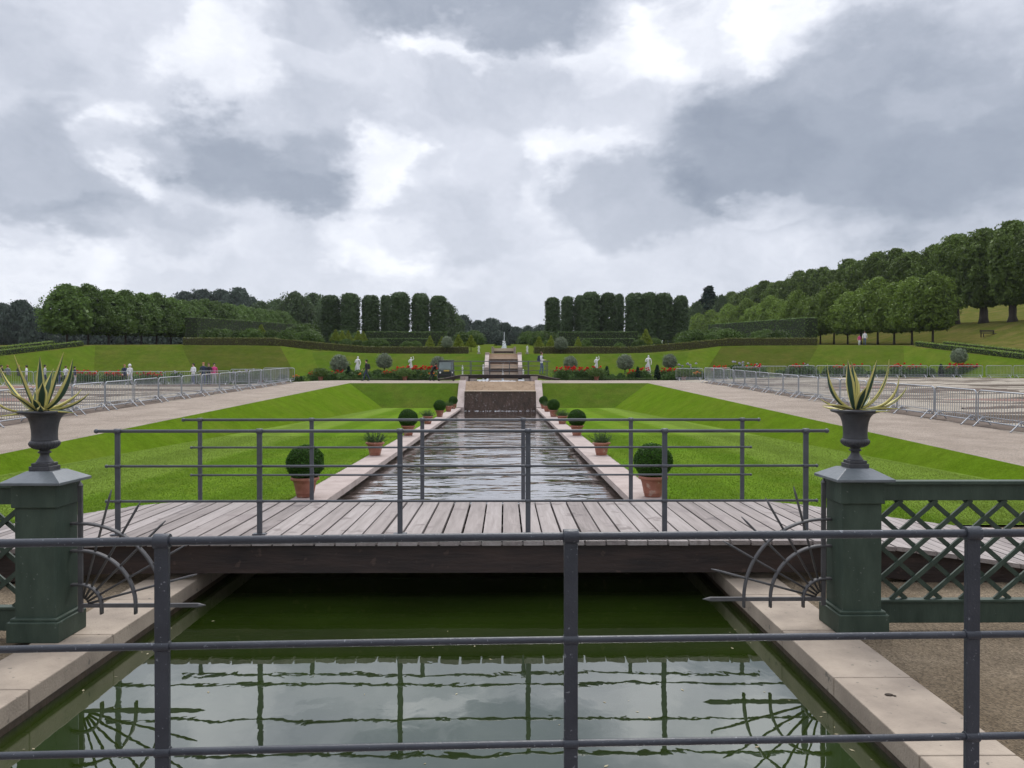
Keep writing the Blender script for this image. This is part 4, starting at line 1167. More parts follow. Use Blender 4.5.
# ------------------------------------------------------------------ crowd barriers
def barrier_proto():
    Lb, Hb = 2.22, 1.05; r = .12; zb = .16
    m = MB(); m.smooth = True
    def rounded(x0, x1, z0, z1, r):
        pts = []
        for cx, cz, a0 in ((x1 - r, z1 - r, 0), (x0 + r, z1 - r, 90), (x0 + r, z0 + r, 180), (x1 - r, z0 + r, 270)):
            for a in frange(a0, a0 + 90, 5): pts.append((cx + r * math.cos(R_(a)), 0, cz + r * math.sin(R_(a))))
        return pts + [pts[0]]
    m.tube(rounded(-Lb / 2, Lb / 2, zb, Hb, r), .021, 8, cap=False)
    frame = m.mesh('barrier_frame', 'galvanised')
    m = MB(); m.smooth = True
    n = 18
    for i in range(1, n): 
        x = -Lb / 2 + Lb * i / n
        m.tube([(x, 0, zb), (x, 0, Hb)], .0085, 5, cap=False)
    m.tube([(-Lb / 2, 0, .30), (Lb / 2, 0, .30)], .012, 6, cap=False)
    bars = m.mesh('barrier_bars', 'galvanised')
    m = MB(); m.smooth = True
    m.tube([(0, -.30, .012), (0, -.27, .018), (0, -.03, .26), (0, .03, .26), (0, .27, .018), (0, .30, .012)], .018, 8)
    m.tube([(0, 0, .16), (0, 0, .30)], .018, 8)
    foot = m.mesh('barrier_foot', 'galvanised')
    return frame, bars, foot
bf, bb, bft = barrier_proto()
def barrier(x, y, z, rz, label, group, tilt=0.0):
    t = thing('crowd_barrier', label, 'barrier', (x, y, z), rz, group)
    t.rotation_euler = (0, tilt, rz)
    link('frame', bf, t); link('bars', bb, t)
    for dx in (-.86, .86): link('foot', bft, t, (dx, 0, 0))
sl = math.atan(.034)
for sx, side, n0, y0 in ((-1, 'left', 15, 21.0), (1, 'right', 16, 19.5)):
    for k in range(n0):
        Y = y0 + 2.3 * k; off = lambda q: 14.25 + .10 * math.sin(q * .55 + sx) + .02 * q
        X = sx * off(k)
        barrier(X, Y, Lz(Y), R_(90) - sx * math.atan((off(k + .5) - off(k - .5)) / 2.3) + rt.uniform(-.015, .015), f'galvanised crowd barrier beside the {side} gravel path, {ordinal(k + 1)} from its near end', f'barriers along the {side} gravel path', -sl)
for k in range(9):
    X = -15.6 - 2.32 * k; barrier(X, 55.5 + rt.uniform(-.1, .1), Lz(55.5, X), rt.uniform(-.06, .06), f'galvanised crowd barrier closing the far side of the left parterre, {ordinal(k + 1)} from the canal side', 'barriers across the left parterre')
for k in range(13):
    X = 15.8 + 2.36 * k; barrier(X, 65 + rt.uniform(-.1, .1), Lz(65, X), rt.uniform(-.06, .06), f'galvanised crowd barrier closing the far side of the right parterre, {ordinal(k + 1)} from the canal side', 'barriers across the right parterre')
# earth ridges and edging left lying in the dug-up parterres
rq = random.Random(9)
def ridge(X, Y, L, W, H, rz, mn, label, name):
    m = MB(); m.smooth = True; rows = 14
    vs = []
    for i in range(rows + 1):
        u = i / rows; x = (u - .5) * L; w = W * (.35 + math.sin(math.pi * u) * .65) * rq.uniform(.75, 1.2); off = rq.uniform(-.1, .1) * W
        for k in range(7):
            v = k / 6 - .5; vs.append((x, v * w * 2 + off, -.02 + H * (1 - (2 * v) ** 2) * (.5 + .5 * math.sin(math.pi * u)) * rq.uniform(.6, 1.3)))
    m.add(vs, [(i * 7 + k, i * 7 + k + 1, (i + 1) * 7 + k + 1, (i + 1) * 7 + k) for i in range(rows) for k in range(6)])
    o = m.build(name, mn, None); o.location = (X, Y, Lz(Y) + .005); o.rotation_euler = (sl * math.cos(rz), sl * math.sin(rz) * 0, rz)
    return tag(o, label, 'earth', None)
RID = []
for sx, side in ((-1, 'left'), (1, 'right')):
    for k in range(18):
        Y = 21 + k * 2.25 + rq.uniform(-1, 1)
        if sx < 0 and Y > 52: continue
        X = sx * (16.5 + rq.uniform(0, 1) * (Y * .62 - 13.5) * .8 + 1)
        ridge(X, Y, rq.uniform(3, 7.5), rq.uniform(.25, .5), rq.uniform(.05, .12), rq.uniform(-.35, .35), 'earth_strip' if k % 6 else 'rust_strip',
              f'long {"brown earth" if k % 6 else "rusty red"} strip in the dug-up {side} parterre, {ordinal(k + 1)} from the near end', 'earth_ridge')['group'] = f'strips in the {side} parterre'
for sx, side in ((-1, 'left'), (1, 'right')):
    m = MB(); m.smooth = True; rows = 90; vs = []
    for i in range(rows + 1):
        Y = 18 + 37 * i / rows
        for k in range(5):
            v = k / 4; vs.append((sx * (14.35 + v * 1.0 + .12 * math.sin(Y * 1.3 + v)), Y, Lz(Y) + .006 + .10 * math.sin(v * math.pi) * (.7 + .3 * math.sin(Y * 2.1))))
    m.add(vs, [(i * 5 + k, i * 5 + k + 1, (i + 1) * 5 + k + 1, (i + 1) * 5 + k) for i in range(rows) for k in range(4)])
    o = m.build('soil_margin', 'earth_strip'); o['kind'] = 'structure'

# ------------------------------------------------------------------ flower borders
def flowers(seed, petal, heads, h, w):
    rg = np.random.default_rng(seed); n = 1500
    P = np.stack([rg.normal(0, w * .33, n), rg.normal(0, .28, n), np.abs(rg.uniform(0, 1, n)) ** .8 * h * .85], 1)
    Nn = np.stack([rg.normal(0, 1, n), rg.normal(0, 1, n), np.full(n, .8)], 1)
    la = rg.normal(size=(n, 3)); la[:, 2] += 1.3
    me = leafmesh('flower_leaves', P, Nn, .075, 'leaf_flower', seed, aspect=2.4, long_axis=la)
    nh = heads; C = np.stack([rg.uniform(-w * .48, w * .48, nh), rg.uniform(-.3, .15, nh), h * rg.uniform(.68, 1.12, nh)], 1)
    q = 34; i = np.repeat(np.arange(nh), q); d = sphere_pts(rg, nh * q)
    r = rg.uniform(.075, .135, nh)[i]
    m2 = leafmesh('blossoms', C[i] + d * (r * .8)[:, None] * np.array([1, 1, .7]), d, .085, petal, seed + 9)
    return me, m2
FL = {k: [flowers(600 + 7 * j + i, p, hd, h, w) for i in range(3)] for j, (k, p, hd, h, w) in enumerate((('red', 'petal_red', 16, 1.2, 1.5), ('orange', 'petal_orange', 9, .8, 1.2), ('pale', 'petal_pale', 7, 1.35, 1.1)))}
def flower(px, d, kind, s, label, group):
    X = at(px, d).x
    t = thing('flower_clump', label, 'flowers', (X, d, Lz(d, X)), rt.uniform(-.3, .3), group); t.scale = (s, s, s)
    a, b = FL[kind][rt.randrange(3)]
    link('leaves', a, t); link('blossoms', b, t)
cn = {}
def fl(px, d, kind, s, where):
    cn[(kind, where)] = cn.get((kind, where), 0) + 1
    flower(px, d, kind, s, f'{ {"red": "clump of red flowers", "orange": "clump of orange flowers", "pale": "tall clump of pale lilac flowers"}[kind] } {where}, {ordinal(cn[(kind, where)])} from the left', 'flower clumps in the borders')
for px in (402, 409, 416, 423, 430): fl(px, 71.8, 'red', rt.uniform(.9, 1.1), 'left of the dark cart')
for px in (425, 431): fl(px, 71.0, 'orange', .8, 'left of the dark cart')
for px in (314, 338, 362, 388): fl(px, 72, 'red' if px != 362 else 'orange', .72, 'in the border near the walking man')
for px in (299,): fl(px, 71, 'orange', .8, 'ending the left barrier row')
for px in (561, 567.5, 574, 581, 588, 594): fl(px, 71.6, 'red', rt.uniform(.85, 1.0), 'right of the far bridge')
for px in (633, 642, 664, 671, 678): fl(px, 72, 'red', rt.uniform(.7, .9), 'around the tall statue on the right')
for px in (700,): fl(px, 71, 'orange', .9, 'ending the right barrier row')
for px in (684, 692, 738, 745, 760, 808): fl(px, 73, 'pale', rt.uniform(.9, 1.1), 'behind the right barriers')
for px in (719, 754, 797, 838, 856, 899, 915, 957, 964, 972, 978, 986, 1003, 1017): fl(px, 71.5, 'red', rt.uniform(.85, 1.05), 'behind the right barriers')
for px in (84, 92, 114, 120, 146, 158): fl(px, 71.5, 'red', rt.uniform(.8, 1.0), 'behind the left barriers')
for px in (162, 178, 236, 243, 252, 262): fl(px, 72.5, 'pale', rt.uniform(.8, 1.0), 'behind the left barriers')
# green perennials between them
per_me = [crown('perennial_foliage', .6, .75, prof([(0, .8), (.4, 1), (.8, .7), (1, .2)]), 900, .085, 'leaf_flower', 640 + i, clumps=24, crad=.36, lump=.2, up=.8) for i in range(3)]
k = 0
for px in list(range(315, 434, 9)) + list(range(560, 700, 9)) + list(range(726, 1024, 13)) + list(range(60, 292, 15)):
    k += 1
    d = 70.9 + rt.uniform(0, 2.2); X = at(px + rt.uniform(-3, 3), d).x
    o = link('border_plant', per_me[k % 3], None, (X, d, Lz(d, X) - .02)); s = rt.uniform(.7, 1.25); o.scale = (s * 1.1, s, s); o.rotation_euler = (0, 0, rt.uniform(0, 6))
    tag(o, f'leafy green plant without blossom in the flower border, {ordinal(k) if k < 50 else ("the " + ordinal(k - 49) + " past the middle")} along it', 'plant', 'green plants in the flower borders')
# low edging hedge along the border
for sx, side in ((-1, 'left'), (1, 'right')):
    hedge((sx * 6.2, 70.35, 0), (sx * 14.1, 70.35, 0), (Lz(70.35), Lz(70.35)), .22, .3, 'leaf_hedge', f'knee-low clipped edging along the flower border {side} of the far bridge', .05, 260, 'edging_hedge')
# narrow dark conifers
jun = crown('juniper_foliage', .33, 1.55, prof([(0, .8), (.2, 1), (.6, .7), (1, .08)]), 1700, .06, 'leaf_conifer', 660, clumps=40, crad=.4, lump=.12, up=1.0)
for px, hh, where in ((349, 1.15, 'beside the left statue'), (607, 1.15, 'right of the pale statue with raised collar'), (638, 1.1, 'left of the tall right statue'), (657.5, 1.25, 'right of the tall right statue'), (832, .95, 'left behind the right agave'), (943, 1.1, 'behind the right barriers')):
    o = link('conifer', jun, None, (at(px, 71.8).x, 71.8, Lz(71.8, at(px, 71.8).x) - .03)); o.scale = (hh * .85, hh * .85, hh * .72)
    tag(o, f'small narrow dark conifer {where}', 'conifer')
# agapanthus pots
aga = crown('arching_foliage', .75, .85, prof([(0, .5), (.3, .9), (.6, 1), (1, .5)]), 1800, .05, 'leaf_lime', 670, clumps=30, crad=.3, lump=.2, up=.3)
for px, where in ((261.5, 'by the end of the left barriers'), (405, 'in front of the second statue'), (596.5, 'below the first statue right of the bridge'), (684, 'by the start of the right barriers'), (321, 'in front of the first olive tree')):
    X = at(px, 70.0).x if px > 270 else at(px, 62).x
    d = 70.0 if px > 270 else 66
    X = at(px, d).x
    t = thing('potted_plant', f'terracotta tub with bushy arching leaves {where}', 'potted plant', (X, d, Lz(d, X)))
    t.scale = (1.15, 1.15, 1.15)
    link('pot', pot_me, t); link('foliage', aga, t, (0, 0, .28)).scale = (1, 1, .8)

# ------------------------------------------------------------------ figures
def skin_mesh(name, J, E, root, sub=2):
    """J: name -> (pos, rx, ry); E: edges.  One continuous surface."""
    names = list(J); idx = {n: i for i, n in enumerate(names)}
    me = bpy.data.meshes.new(name)
    me.from_pydata([J[n][0] for n in names], [(idx[a], idx[b]) for a, b in E], [])
    o = bpy.data.objects.new(name, me); COL.objects.link(o)
    o.modifiers.new('skin', 'SKIN')
    sv = me.skin_vertices[0].data if me.skin_vertices else None
    if sv is None:
        bm = bmesh.new(); bm.from_mesh(me); bm.verts.layers.skin.verify(); bm.to_mesh(me); bm.free(); sv = me.skin_vertices[0].data
    for n in names:
        r = J[n][1]; sv[idx[n]].radius = r if isinstance(r, tuple) else (r, r)
        sv[idx[n]].use_root = (n == root)
    s = o.modifiers.new('sub', 'SUBSURF'); s.levels = sub; s.render_levels = sub
    dg = bpy.context.evaluated_depsgraph_get(); dg.update()
    out = bpy.data.meshes.new_from_object(o.evaluated_get(dg))
    bpy.data.objects.remove(o); out.name = name
    for p in out.polygons: p.use_smooth = True
    return out
PCOL = {}
def cloth(name, c):
    if name not in PCOL: PCOL[name] = mat('cloth_' + name, c, .85, var=.14, scale=14)
    return 'cloth_' + name
def person(loc, rz, label, top, legs, hair, H=1.74, stride=.22, arms='walk', lean=0.0, hood=False, crouch=0.0, group=None, top_only=None):
    s = H / 1.76
    st = stride
    sw = st * .7
    hip = .90 - crouch * .45
    def P(x, y, z): return (x * s, y * s, z * s)
    ly = lambda z: lean * max(0, z - hip)          # lean forward (-Y is forward)
    up = lambda x, y, z: P(x, y - ly(z - (.90 - hip)), z - (.90 - hip))
    J = {'pelvis': (P(0, 0, hip), (.145 * s, .105 * s)), 'waist': (up(0, 0, 1.08), (.135 * s, .10 * s)), 'chest': (up(0, .01, 1.28), (.165 * s, .115 * s)),
         'collar': (up(0, .01, 1.42), (.12 * s, .085 * s)), 'neck': (up(0, 0, 1.50), .05 * s), 'jaw': (up(0, -.015, 1.575), (.066 * s, .072 * s)),
         'head': (up(0, 0, 1.655), (.078 * s, .095 * s)), 'crown': (up(0, .005, 1.725), (.055 * s, .07 * s)), 'nose': (up(0, -.115, 1.625), .010 * s)}
    E = [('pelvis', 'waist'), ('waist', 'chest'), ('chest', 'collar'), ('collar', 'neck'), ('neck', 'jaw'), ('jaw', 'head'), ('head', 'crown'), ('head', 'nose')]
    hands = []
    for k, sgn in ((-1, 1), (1, -1)):
        n = 'l' if k < 0 else 'r'
        fy = sgn * st
        kb = -.06 - crouch * .35
        J['hip' + n] = (P(k * .085, 0, hip - .06), .088 * s)
        J['knee' + n] = (P(k * .095, fy * .5 + kb * (1 if crouch or sgn < 0 else .4), max(.10, .48 - crouch * .10)), .057 * s)
        J['calf' + n] = (P(k * .095, fy * .75 + (.05 if crouch else .02), .30), .052 * s)
        J['ankle' + n] = (P(k * .095, fy + .02, .085 + (.05 if fy > .05 else 0)), .036 * s)
        J['heel' + n] = (P(k * .095, fy + .01, .04), .036 * s)
        J['toe' + n] = (P(k * .10, fy - .19, .030), (.034 * s, .028 * s))
        E += [('pelvis', 'hip' + n), ('hip' + n, 'knee' + n), ('knee' + n, 'calf' + n), ('calf' + n, 'ankle' + n), ('ankle' + n, 'heel' + n), ('heel' + n, 'toe' + n)]
        J['sh' + n] = (up(k * .185, .01, 1.40), .058 * s)
        if arms == 'walk': el, wr = (k * .235, -fy * .25 + .03, 1.14), (k * .235, -fy * .8 - .08, .93)
        elif arms == 'front': el, wr = (k * .235, .0, 1.13), (k * .10, -.25, 1.14)
        elif arms == 'reach': el, wr = (k * .22, -.16, 1.16), (k * .18, -.36, 1.0)
        else: el, wr = (k * .235, .03, 1.14), (k * .24, -.02, .90)
        J['el' + n] = (up(*el), .042 * s); J['wr' + n] = (up(*wr), .030 * s)
        d = (Vector(wr) - Vector(el)).normalized()
        hand = Vector(wr) + d * .09; tip = Vector(wr) + d * .17
        J['hand' + n] = (up(*hand), (.040 * s, .022 * s)); J['tip' + n] = (up(*tip), .012 * s)
        th = Vector(wr) + d * .10 + Vector((-k * .045, -.02, 0)); J['thumb' + n] = (up(*th), .010 * s)
        E += [('collar', 'sh' + n), ('sh' + n, 'el' + n), ('el' + n, 'wr' + n), ('wr' + n, 'hand' + n), ('hand' + n, 'tip' + n), ('wr' + n, 'thumb' + n)]
        hands.append(Vector(J['hand' + n][0]))
    me = skin_mesh('person', J, E, 'pelvis')
    for mn in ('skin', top, legs, cloth('shoe', (.03, .03, .03))): me.materials.append(MATS[mn])
    neck = Vector(J['neck'][0]); hz = (hip - .0) * s
    for p in me.polygons:
        c = p.center
        if (c - neck).z > .0 and abs(c.x) < .12 and (c - neck).length < .32: i = 0 if not hood else 0
        elif min((c - h).length for h in hands) < .115 * s: i = 0
        elif c.z < .085 * s: i = 3
        elif c.z < hz and not any((c - h).length < .34 * s and abs(c.x) > .16 * s for h in hands): i = 2
        else: i = 1
        p.material_index = i
    o = link('person', me, None, loc); o.rotation_euler = (0, 0, rz)
    tag(o, label, 'person', group)
    m = MB(); m.smooth = True
    hc = Vector(J['head'][0]) + Vector((0, .022 * s, .028 * s))
    if hood:
        m.ball(hc - Vector((0, -.012, .02)), .128 * s, 8, (1, 1.05, 1.2)); m.build('hood', top, o)
    else:
        m.ball(hc, .104 * s, 8, (.92, 1.05, 1.0)); m.build('hair', hair, o)
    return o
hair_d, hair_b, hair_g = cloth('dark_hair', (.02, .014, .01)), cloth('brown_hair', (.10, .05, .025)), cloth('ginger_hair', (.30, .13, .05))
W_, NV, DK, GY, JN, PK = cloth('white', (.72, .72, .74)), cloth('navy', (.025, .035, .075)), cloth('black', (.02, .02, .022)), cloth('grey', (.22, .22, .24)), cloth('jeans', (.07, .10, .19)), cloth('pink', (.62, .06, .22))
LG, OL_ = cloth('light_grey', (.45, .45, .48)), cloth('olive', (.07, .075, .045))
def ground_at(px, d): return Vector((at(px, d).x, d, Lz(d, at(px, d).x)))
def backpack(p, rz, label, c, s=1.0):
    t = thing('backpack', label, 'backpack', p + Vector((-math.sin(rz) * .17 * -1 * -1, 0, 0)), rz)
    off = Vector((0, .205, 0)); off.rotate(Euler((0, 0, rz)))
    t.location = p + off + Vector((0, 0, 1.0))
    m = MB(); m.box((0, 0, .22), (.30, .17, .46)); m.build('bag', c, t, bevel=.05)
    m = MB(); m.box((0, .10, .13), (.22, .06, .22)); m.build('pocket', c, t, bevel=.02)
    m = MB(); m.smooth = True
    for k in (-1, 1): m.tube([(k * .10, -.06, .42), (k * .115, -.20, .48), (k * .12, -.33, .30), (k * .13, -.20, .08), (k * .12, -.06, .04)], .017, 6)
    m.build('strap', c, t)
p = ground_at(366.5, 66.5); person(p, R_(-72), 'person in dark clothes with a backpack, walking along the promenade by the left statue', DK, NV, hair_d, 1.80, .26)
backpack(p, R_(-72), 'dark backpack worn by the person walking near the left statue', DK)
p = Vector((at(541.5, 60.0).x, 60.0, 2.225)); person(p, R_(75), 'person in white shirt and jeans standing on the far footbridge', W_, JN, hair_b, 1.72, .10, 'front')
backpack(p, R_(75), 'navy backpack worn by the person on the far footbridge', NV)
g = 'visitors behind the left barriers'
person(ground_at(131.5, 67.5), R_(40), 'person in a white hoodie with the hood up, walking behind the left barriers', W_, LG, hair_d, 1.76, .2, hood=True)
person(ground_at(126.3, 68.3), R_(40), 'person in dark jacket half hidden behind the one in a white hoodie', NV, DK, hair_g, 1.76, .2)
person(ground_at(194.5, 61), R_(-20), 'person in white top and jeans standing apart behind the left barriers', W_, JN, hair_d, 1.72, .06, 'front')
person(ground_at(204.5, 59), R_(20), 'person in a navy jacket with fair hair, left one of the close group of three', NV, JN, hair_g, 1.76, .10)
person(ground_at(209.8, 59.6), R_(20), 'person in black top, middle one of the close group of three', DK, NV, hair_b, 1.72, .12, 'front')
person(ground_at(215.2, 60), R_(30), 'person in a bright pink top and grey trousers at the end of the group', PK, LG, hair_d, 1.72, .15)
tz = lambda px, d: Vector((at(px, d).x, d, Tz(at(px, d).x, d)))
person(tz(866, 88.2), R_(-30), 'person in a white shirt on the terrace path below the right lime trees', W_, JN, hair_d, 1.62, .12)
person(tz(860.5, 88), R_(-30), 'child in pink and white beside the adult under the right lime trees', PK, W_, hair_b, 1.22, .1)
LP = [(4.5, DK, DK, hair_d, 1.72, 'in black'), (10.5, GY, GY, hair_g, 1.74, 'in grey with fair hair'), (21.5, OL_, DK, hair_g, 1.76, 'with ginger hair in olive'), (29, W_, GY, hair_d, 1.70, 'in a white jacket seen from behind'),
      (47.5, LG, NV, hair_d, 1.76, 'in pale grey'), (61.5, NV, JN, hair_b, 1.66, 'in navy'), (68, W_, DK, hair_b, 1.66, 'in white and black'), (77, NV, LG, hair_d, 1.62, 'in navy top and pale trousers')]
for k, (px, a, b, h, H, tx) in enumerate(LP):
    person(ground_at(px, 69 + (k % 3) * .8), R_(rt.uniform(-70, 200)), f'visitor {tx}, standing behind the barriers and the left agave', a, b, h, H, .08, 'down' if k % 2 else 'front')
person(ground_at(431.2, 67.2), R_(60), 'gardener in dark clothes stooping beside the cart', DK, DK, hair_d, 1.66, .12, 'reach', lean=.75, crouch=.35)

# statues
def statue(loc, rz, H, label, raised=False, plinth=.5, pw=.42):
    t = thing('statue', label, 'statue', loc, rz)
    m = MB(); m.box((0, 0, plinth * .08), (pw * 1.25, pw * 1.25, plinth * .16)); m.box((0, 0, plinth * .5), (pw, pw, plinth * .72)); m.box((0, 0, plinth * .93), (pw * 1.18, pw * 1.18, plinth * .14))
    m.build('plinth', 'plinth_stone', t, bevel=.015)
    s = H / 1.75
    P = lambda x, y, z: (x * s, y * s, z * s)
    J = {'pelvis': (P(.02, 0, .92), (.17 * s, .13 * s)), 'waist': (P(0, 0, 1.10), (.14 * s, .11 * s)), 'chest': (P(-.01, 0, 1.30), (.175 * s, .125 * s)), 'collar': (P(0, 0, 1.43), (.12 * s, .085 * s)),
         'neck': (P(.01, 0, 1.51), .052 * s), 'head': (P(.02, -.02, 1.64), (.085 * s, .10 * s)), 'crown': (P(.02, 0, 1.74), .055 * s),
         'skirt': (P(.03, -.01, .60), (.19 * s, .16 * s)), 'hem': (P(.03, -.02, .25), (.22 * s, .19 * s)), 'base': (P(.02, -.02, .03), (.26 * s, .22 * s)),
         'shl': (P(-.19, 0, 1.40), .065 * s), 'ell': (P(-.27, -.03, 1.15), .052 * s), 'wrl': (P(-.12, -.20, 1.20), .036 * s), 'hl': (P(-.03, -.22, 1.24), .034 * s),
         'shr': (P(.19, 0, 1.40), .065 * s)}
    if raised: J.update({'elr': (P(.32, -.02, 1.52), .05 * s), 'wrr': (P(.26, -.04, 1.76), .036 * s), 'hr': (P(.22, -.05, 1.85), .03 * s)})
    else: J.update({'elr': (P(.27, .03, 1.14), .052 * s), 'wrr': (P(.25, -.05, .92), .038 * s), 'hr': (P(.24, -.08, .84), .035 * s)})
    J['fold'] = (P(-.20, -.03, .80), .07 * s); J['fold2'] = (P(-.24, -.02, .35), .06 * s)
    E = [('pelvis', 'waist'), ('waist', 'chest'), ('chest', 'collar'), ('collar', 'neck'), ('neck', 'head'), ('head', 'crown'), ('pelvis', 'skirt'), ('skirt', 'hem'), ('hem', 'base'),
         ('collar', 'shl'), ('shl', 'ell'), ('ell', 'wrl'), ('wrl', 'hl'), ('collar', 'shr'), ('shr', 'elr'), ('elr', 'wrr'), ('wrr', 'hr'), ('pelvis', 'fold'), ('fold', 'fold2')]
    me = skin_mesh('figure', J, E, 'pelvis'); me.materials.clear(); me.materials.append(MATS['marble'])
    for p in me.polygons: p.material_index = 0
    link('figure', me, t, (0, 0, plinth))
for (px, ty, d, pl, rz, lab, rs) in ((358, 356, 73.2, .45, -20, 'tall white draped statue left of the walking person with the backpack', False), (411, 356.8, 74, .7, 15, 'white draped statue above the red flowers near the cart', True),
                     (596.5, 356.5, 73.5, .6, 25, 'white statue with raised arm behind the red flowers on the right', True), (648.5, 354.8, 73.2, .55, -15, 'tall white statue between two dark conifers on the right', False)):
    b = ground_at(px, d); zt = CAMZ + (378 - ty) * d / F
    statue(b, R_(rz), zt - b.z - pl - .02, lab, rs, pl, .55)
for px, lab in ((479, 'small white figure on the terrace edge left of the fountain'), (527, 'small white figure on the terrace edge right of the fountain')):
    X = at(px, 88).x; b = Vector((X, 87.3, Tz(X, 87.3))); statue(b, 0, .80, lab, False, .16, .34)
for px, py, lab in ((462.5, 365, 'low white stone post on the grass left of the cascade steps'), (483.2, 364, 'white stone post against the left pier of the cascade steps'), (523.2, 369, 'white stone post against the right pier of the cascade steps')):
    d = 75.8; b = Vector((at(px, d).x, d, Lz(d))); h = CAMZ + (378 - py) * d / F - b.z
    t = thing('stone_post', lab, 'post', b)
    m = MB(); m.smooth = True; m.lathe([(.10, 0), (.10, .08), (.07, .10), (.065, h * .7), (.09, h * .74), (.09, h * .8), (.05, h * .86), (.06, h * .93), (.01, h)], 16); m.build('shaft', 'marble', t)

# stepped cascade on the terrace bank with fountains
st_ = thing('cascade_steps', 'pink stone water steps with brown wet walls climbing the terrace bank', 'cascade', (.25, 0, 0))
STEP = [(76.6, 2.2, 2.95, .55), (78.0, 2.95, 3.90, .58), (80.5, 3.90, 4.46, .0)]
for k, (Y, za, zb, dark) in enumerate(STEP):
    zd = za + (zb - za) * (1 - dark)
    Y1 = STEP[k + 1][0] if k < 2 else 85.5
    MB().box((0, (Y + Y1) / 2 + .05, (za + zb) / 2 - .6), (2.9, Y1 - Y + .1, zb - za + 1.2 - .01)).build('step', 'tan_stone', st_)
    if dark: MB().box((0, Y - .02, (zd + zb) / 2 - .03), (2.84, .06, zb - zd - .08)).build('wet_wall', 'wet_brick', st_)
    MB().box((0, Y - .03, zb - .03), (2.9, .16, .06)).build('lip', 'tan_stone', st_)
for sx in (-1, 1):
    m = MB(); x0, x1 = sx * 1.45, sx * 1.86
    pr = [(76.2, 1.9), (76.2, 3.0), (80.2, 4.50), (86, 4.62), (86, 1.9)]; n = 5
    m.add([(x0, y, z) for y, z in pr] + [(x1, y, z) for y, z in pr], [tuple(range(n)), tuple(range(n, 2 * n))[::-1]] + [(i, i + n, (i + 1) % n + n, (i + 1) % n) for i in range(n)])
    m.build('pier', 'pink_stone', st_, bevel=.02)
    MB().box((sx * 1.655, 80.1, 4.15), (.44, .5, .85)).build('pier_block', 'pink_stone', st_, bevel=.02)
up_ = thing('upper_basin', 'small pink stone basin with brown wet front below the top fountain', 'fountain basin', (.27, 90, 0))
for sx in (-1, 1): MB().box((sx * 1.27, 0, 4.95), (.26, 1.6, 1.15)).build('pier', 'pink_stone', up_, bevel=.02)
MB().box((0, .3, 4.92), (2.28, .9, .92)).build('front_wall', 'tan_stone', up_)
MB().box((0, -.17, 4.83), (2.24, .06, .42)).build('wet_wall', 'wet_brick', up_)
def jet(loc, h, w, label, seed):
    t = thing('fountain_jet', label, 'fountain', loc); rg = random.Random(seed); m = MB(); m.smooth = True
    m.tube([(0, 0, 0), (.02, 0, h * .3), (0, 0, h * .6), (.03, 0, h)], [w * .14, w * .10, w * .07, w * .04], 8); m.build('column', 'spray', t)
    m = MB()
    for i in range(420):
        u = rg.random() ** 1.3 * (.45 + .45 * rg.random() ** 3); a = rg.uniform(0, 6.28); r = w * (1 - u * .8) * rg.uniform(.0, 1.0) ** .5
        m.ball((r * math.cos(a), r * math.sin(a), u * h * .75), rg.uniform(.012, .035) * (w / .3), 4, (1, 1, 1.8))
    o = m.build('spray', 'spray', t); o['kind'] = 'stuff'
jet((.30, 94, Tz(0, 94)), 2.5, .40, 'white fountain jet on the terrace in front of the distant wood', 3)
jet((.2, 75.6, 1.7), 1.7, .13, 'thin white jet in front of the cascade steps', 4)
rr = random.Random(5); m = MB()
for i in range(90): m.ball((rr.gauss(0, .45), 55.6 + rr.uniform(-.6, .6), 1.72), rr.uniform(.03, .08), 4, (1.5, 1, .5))
o = m.build('foam', 'spray'); o['kind'] = 'stuff'

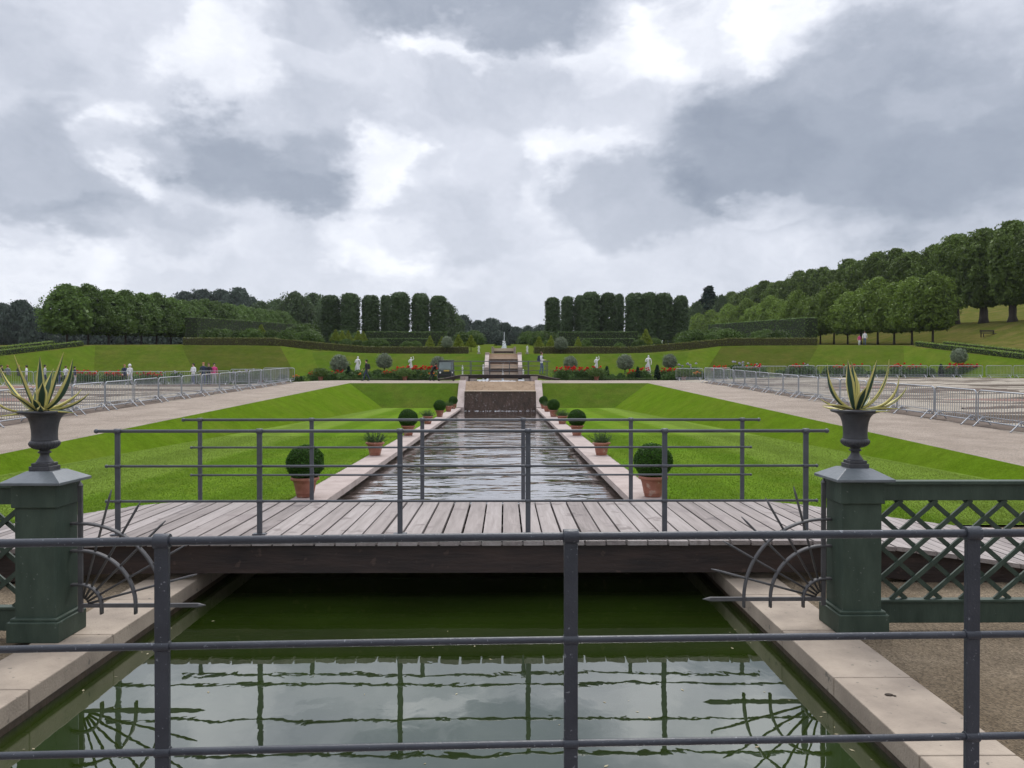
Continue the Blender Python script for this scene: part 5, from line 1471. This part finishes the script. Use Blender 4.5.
# ------------------------------------------------------------------ utility cart by the far bridge
def cart(loc, rz):
    t = thing('utility_cart', 'dark green boxy utility cart with glass cab parked on the promenade', 'cart', loc, rz)
    mat('cart_green', (.015, .028, .020), .4, scale=3); mat('cart_black', (.012, .012, .013), .5, scale=3); mat('cart_glass', (.10, .14, .13), .08, scale=2, spec=.8); mat('plate_yellow', (.55, .38, .06), .5, scale=3); mat('lamp_glass', (.7, .7, .68), .2, scale=3)
    m = MB()
    m.add([(x, y, z) for x in (-.70, .70) for y, z in ((-1.15, .26), (-1.22, .82), (-.98, .98), (.1, .98), (.1, .26))],
          [(0, 1, 2, 3, 4), (9, 8, 7, 6, 5)] + [(i, i + 5, (i + 1) % 5 + 5, (i + 1) % 5) for i in range(5)])
    m.build('body', 'cart_green', t, bevel=.03)
    MB().box((0, .95, .82), (1.36, 1.5, .36)).build('cargo_bed', 'cart_green', t, bevel=.02)
    m = MB()
    for k in (-1, 1):
        m.beam((k * .66, -.98, .98), (k * .60, -.72, 1.70), .06, .06); m.beam((k * .66, .1, .98), (k * .60, .05, 1.70), .06, .06)
    m.build('cab_frame', 'cart_black', t)
    MB().box((0, -.34, 1.73), (1.36, .98, .09)).build('roof', 'cart_green', t, bevel=.03)
    m = MB(); m.beam((0, -.965, 1.0), (0, -.715, 1.69), 1.2, .012, up=(1, 0, 0)); 
    m = MB(); m.add([(-.62, -.965, 1.0), (.62, -.965, 1.0), (.565, -.715, 1.69), (-.565, -.715, 1.69), (-.62, -.95, 1.0), (.62, -.95, 1.0), (.565, -.70, 1.69), (-.565, -.70, 1.69)],
                    [(0, 1, 2, 3), (7, 6, 5, 4), (0, 4, 5, 1), (1, 5, 6, 2), (2, 6, 7, 3), (3, 7, 4, 0)]); m.build('windscreen', 'cart_glass', t)
    MB().box((.03, -1.225, .86), (.46, .03, .10)).build('number_plate', 'plate_yellow', t)
    MB().box((0, -1.24, .50), (1.40, .10, .14)).build('bumper', 'cart_black', t, bevel=.02)
    for k in (-1, 1):
        m = MB(); m.smooth = True; m.tube([(k * .50, -1.18, .70), (k * .50, -1.245, .70)], [.085, .075], 14); m.build('headlight', 'lamp_glass', t)
        for y in (-.75, 1.05):
            m = MB(); m.smooth = True; m.tube([(k * .52, y, .30), (k * .56, y, .30), (k * .70, y, .30), (k * .73, y, .30)], [.22, .30, .30, .24], 20); w = m.build('wheel', 'cart_black', t)
            m = MB(); m.tube([(k * .71, y, .30), (k * .745, y, .30)], .13, 12); m.build('rim', 'galvanised', w)
cart(Vector((at(446, 67).x, 67.2, Lz(67.2))), R_(4))

# bench on the right terrace
b = at(991, 96); b.z = Tz(b.x, 93)
t = thing('bench', 'dark wooden bench on the grass below the old limes', 'bench', b, R_(8))
for k in range(3): MB().box((0, -.16 + k * .16, .45), (2.0, .12, .04)).build('seat_slat', 'dark_timber', t)
for k in range(2): MB().box((0, .28, .66 + k * .17), (2.0, .04, .12)).build('back_slat', 'dark_timber', t)
for k in (-.85, .85):
    MB().box((k, -.18, .22), (.08, .08, .44)).build('leg', 'dark_timber', t); MB().box((k, .24, .44), (.08, .08, .88)).build('leg', 'dark_timber', t)
rr = random.Random(17); m = MB()
for i in range(70):
    x, y = rr.uniform(-2.4, 2.4), rr.uniform(3.2, 7.2); a = rr.uniform(0, 6.28); r = rr.uniform(.004, .013)
    if rr.random() < .5: x = math.copysign(2.5 - abs(rr.gauss(0, .10)), x)
    m.add([(x + r * k * math.cos(a + q), y + r * k * math.sin(a + q), WATER_Z + .002) for k, q in ((1.6, 0), (.7, 1.57), (1.6, 3.14), (.7, 4.71))], [(0, 1, 2, 3)])
o = m.build('leaf_litter', 'litter') if mat('litter', (.16, .12, .06), .8, color2=(.40, .36, .24), scale=20) else None
o['kind'] = 'stuff'
# a clod on the kerb
m = MB(); m.smooth = True; m.ball((0, 0, 0), .035, 6, (1.4, 1, .35)); m.ball((.05, -.03, 0), .018, 5, (1, 1, .4))
o = m.build('clod', 'soil', None); o.location = (2.78, 4.76, .004); o.scale = (.55, .55, .3); tag(o, 'small dark clod lying on the pale kerb at the lower right', 'clod')

# ------------------------------------------------------------------ air
hz = bpy.data.materials.new('haze'); hz.use_nodes = True
hz.node_tree.nodes.clear()
ho = hz.node_tree.nodes.new('ShaderNodeOutputMaterial'); hv = hz.node_tree.nodes.new('ShaderNodeVolumePrincipled')
hv.inputs['Color'].default_value = (.86, .90, .98, 1); hv.inputs['Density'].default_value = .00009; hv.inputs['Anisotropy'].default_value = .3
hz.node_tree.links.new(hv.outputs[0], ho.inputs['Volume'])
MATS['haze'] = hz
h = MB().box((0, 1100, 22.5), (3100, 2900, 77)).build('haze', 'haze'); h['kind'] = 'stuff'
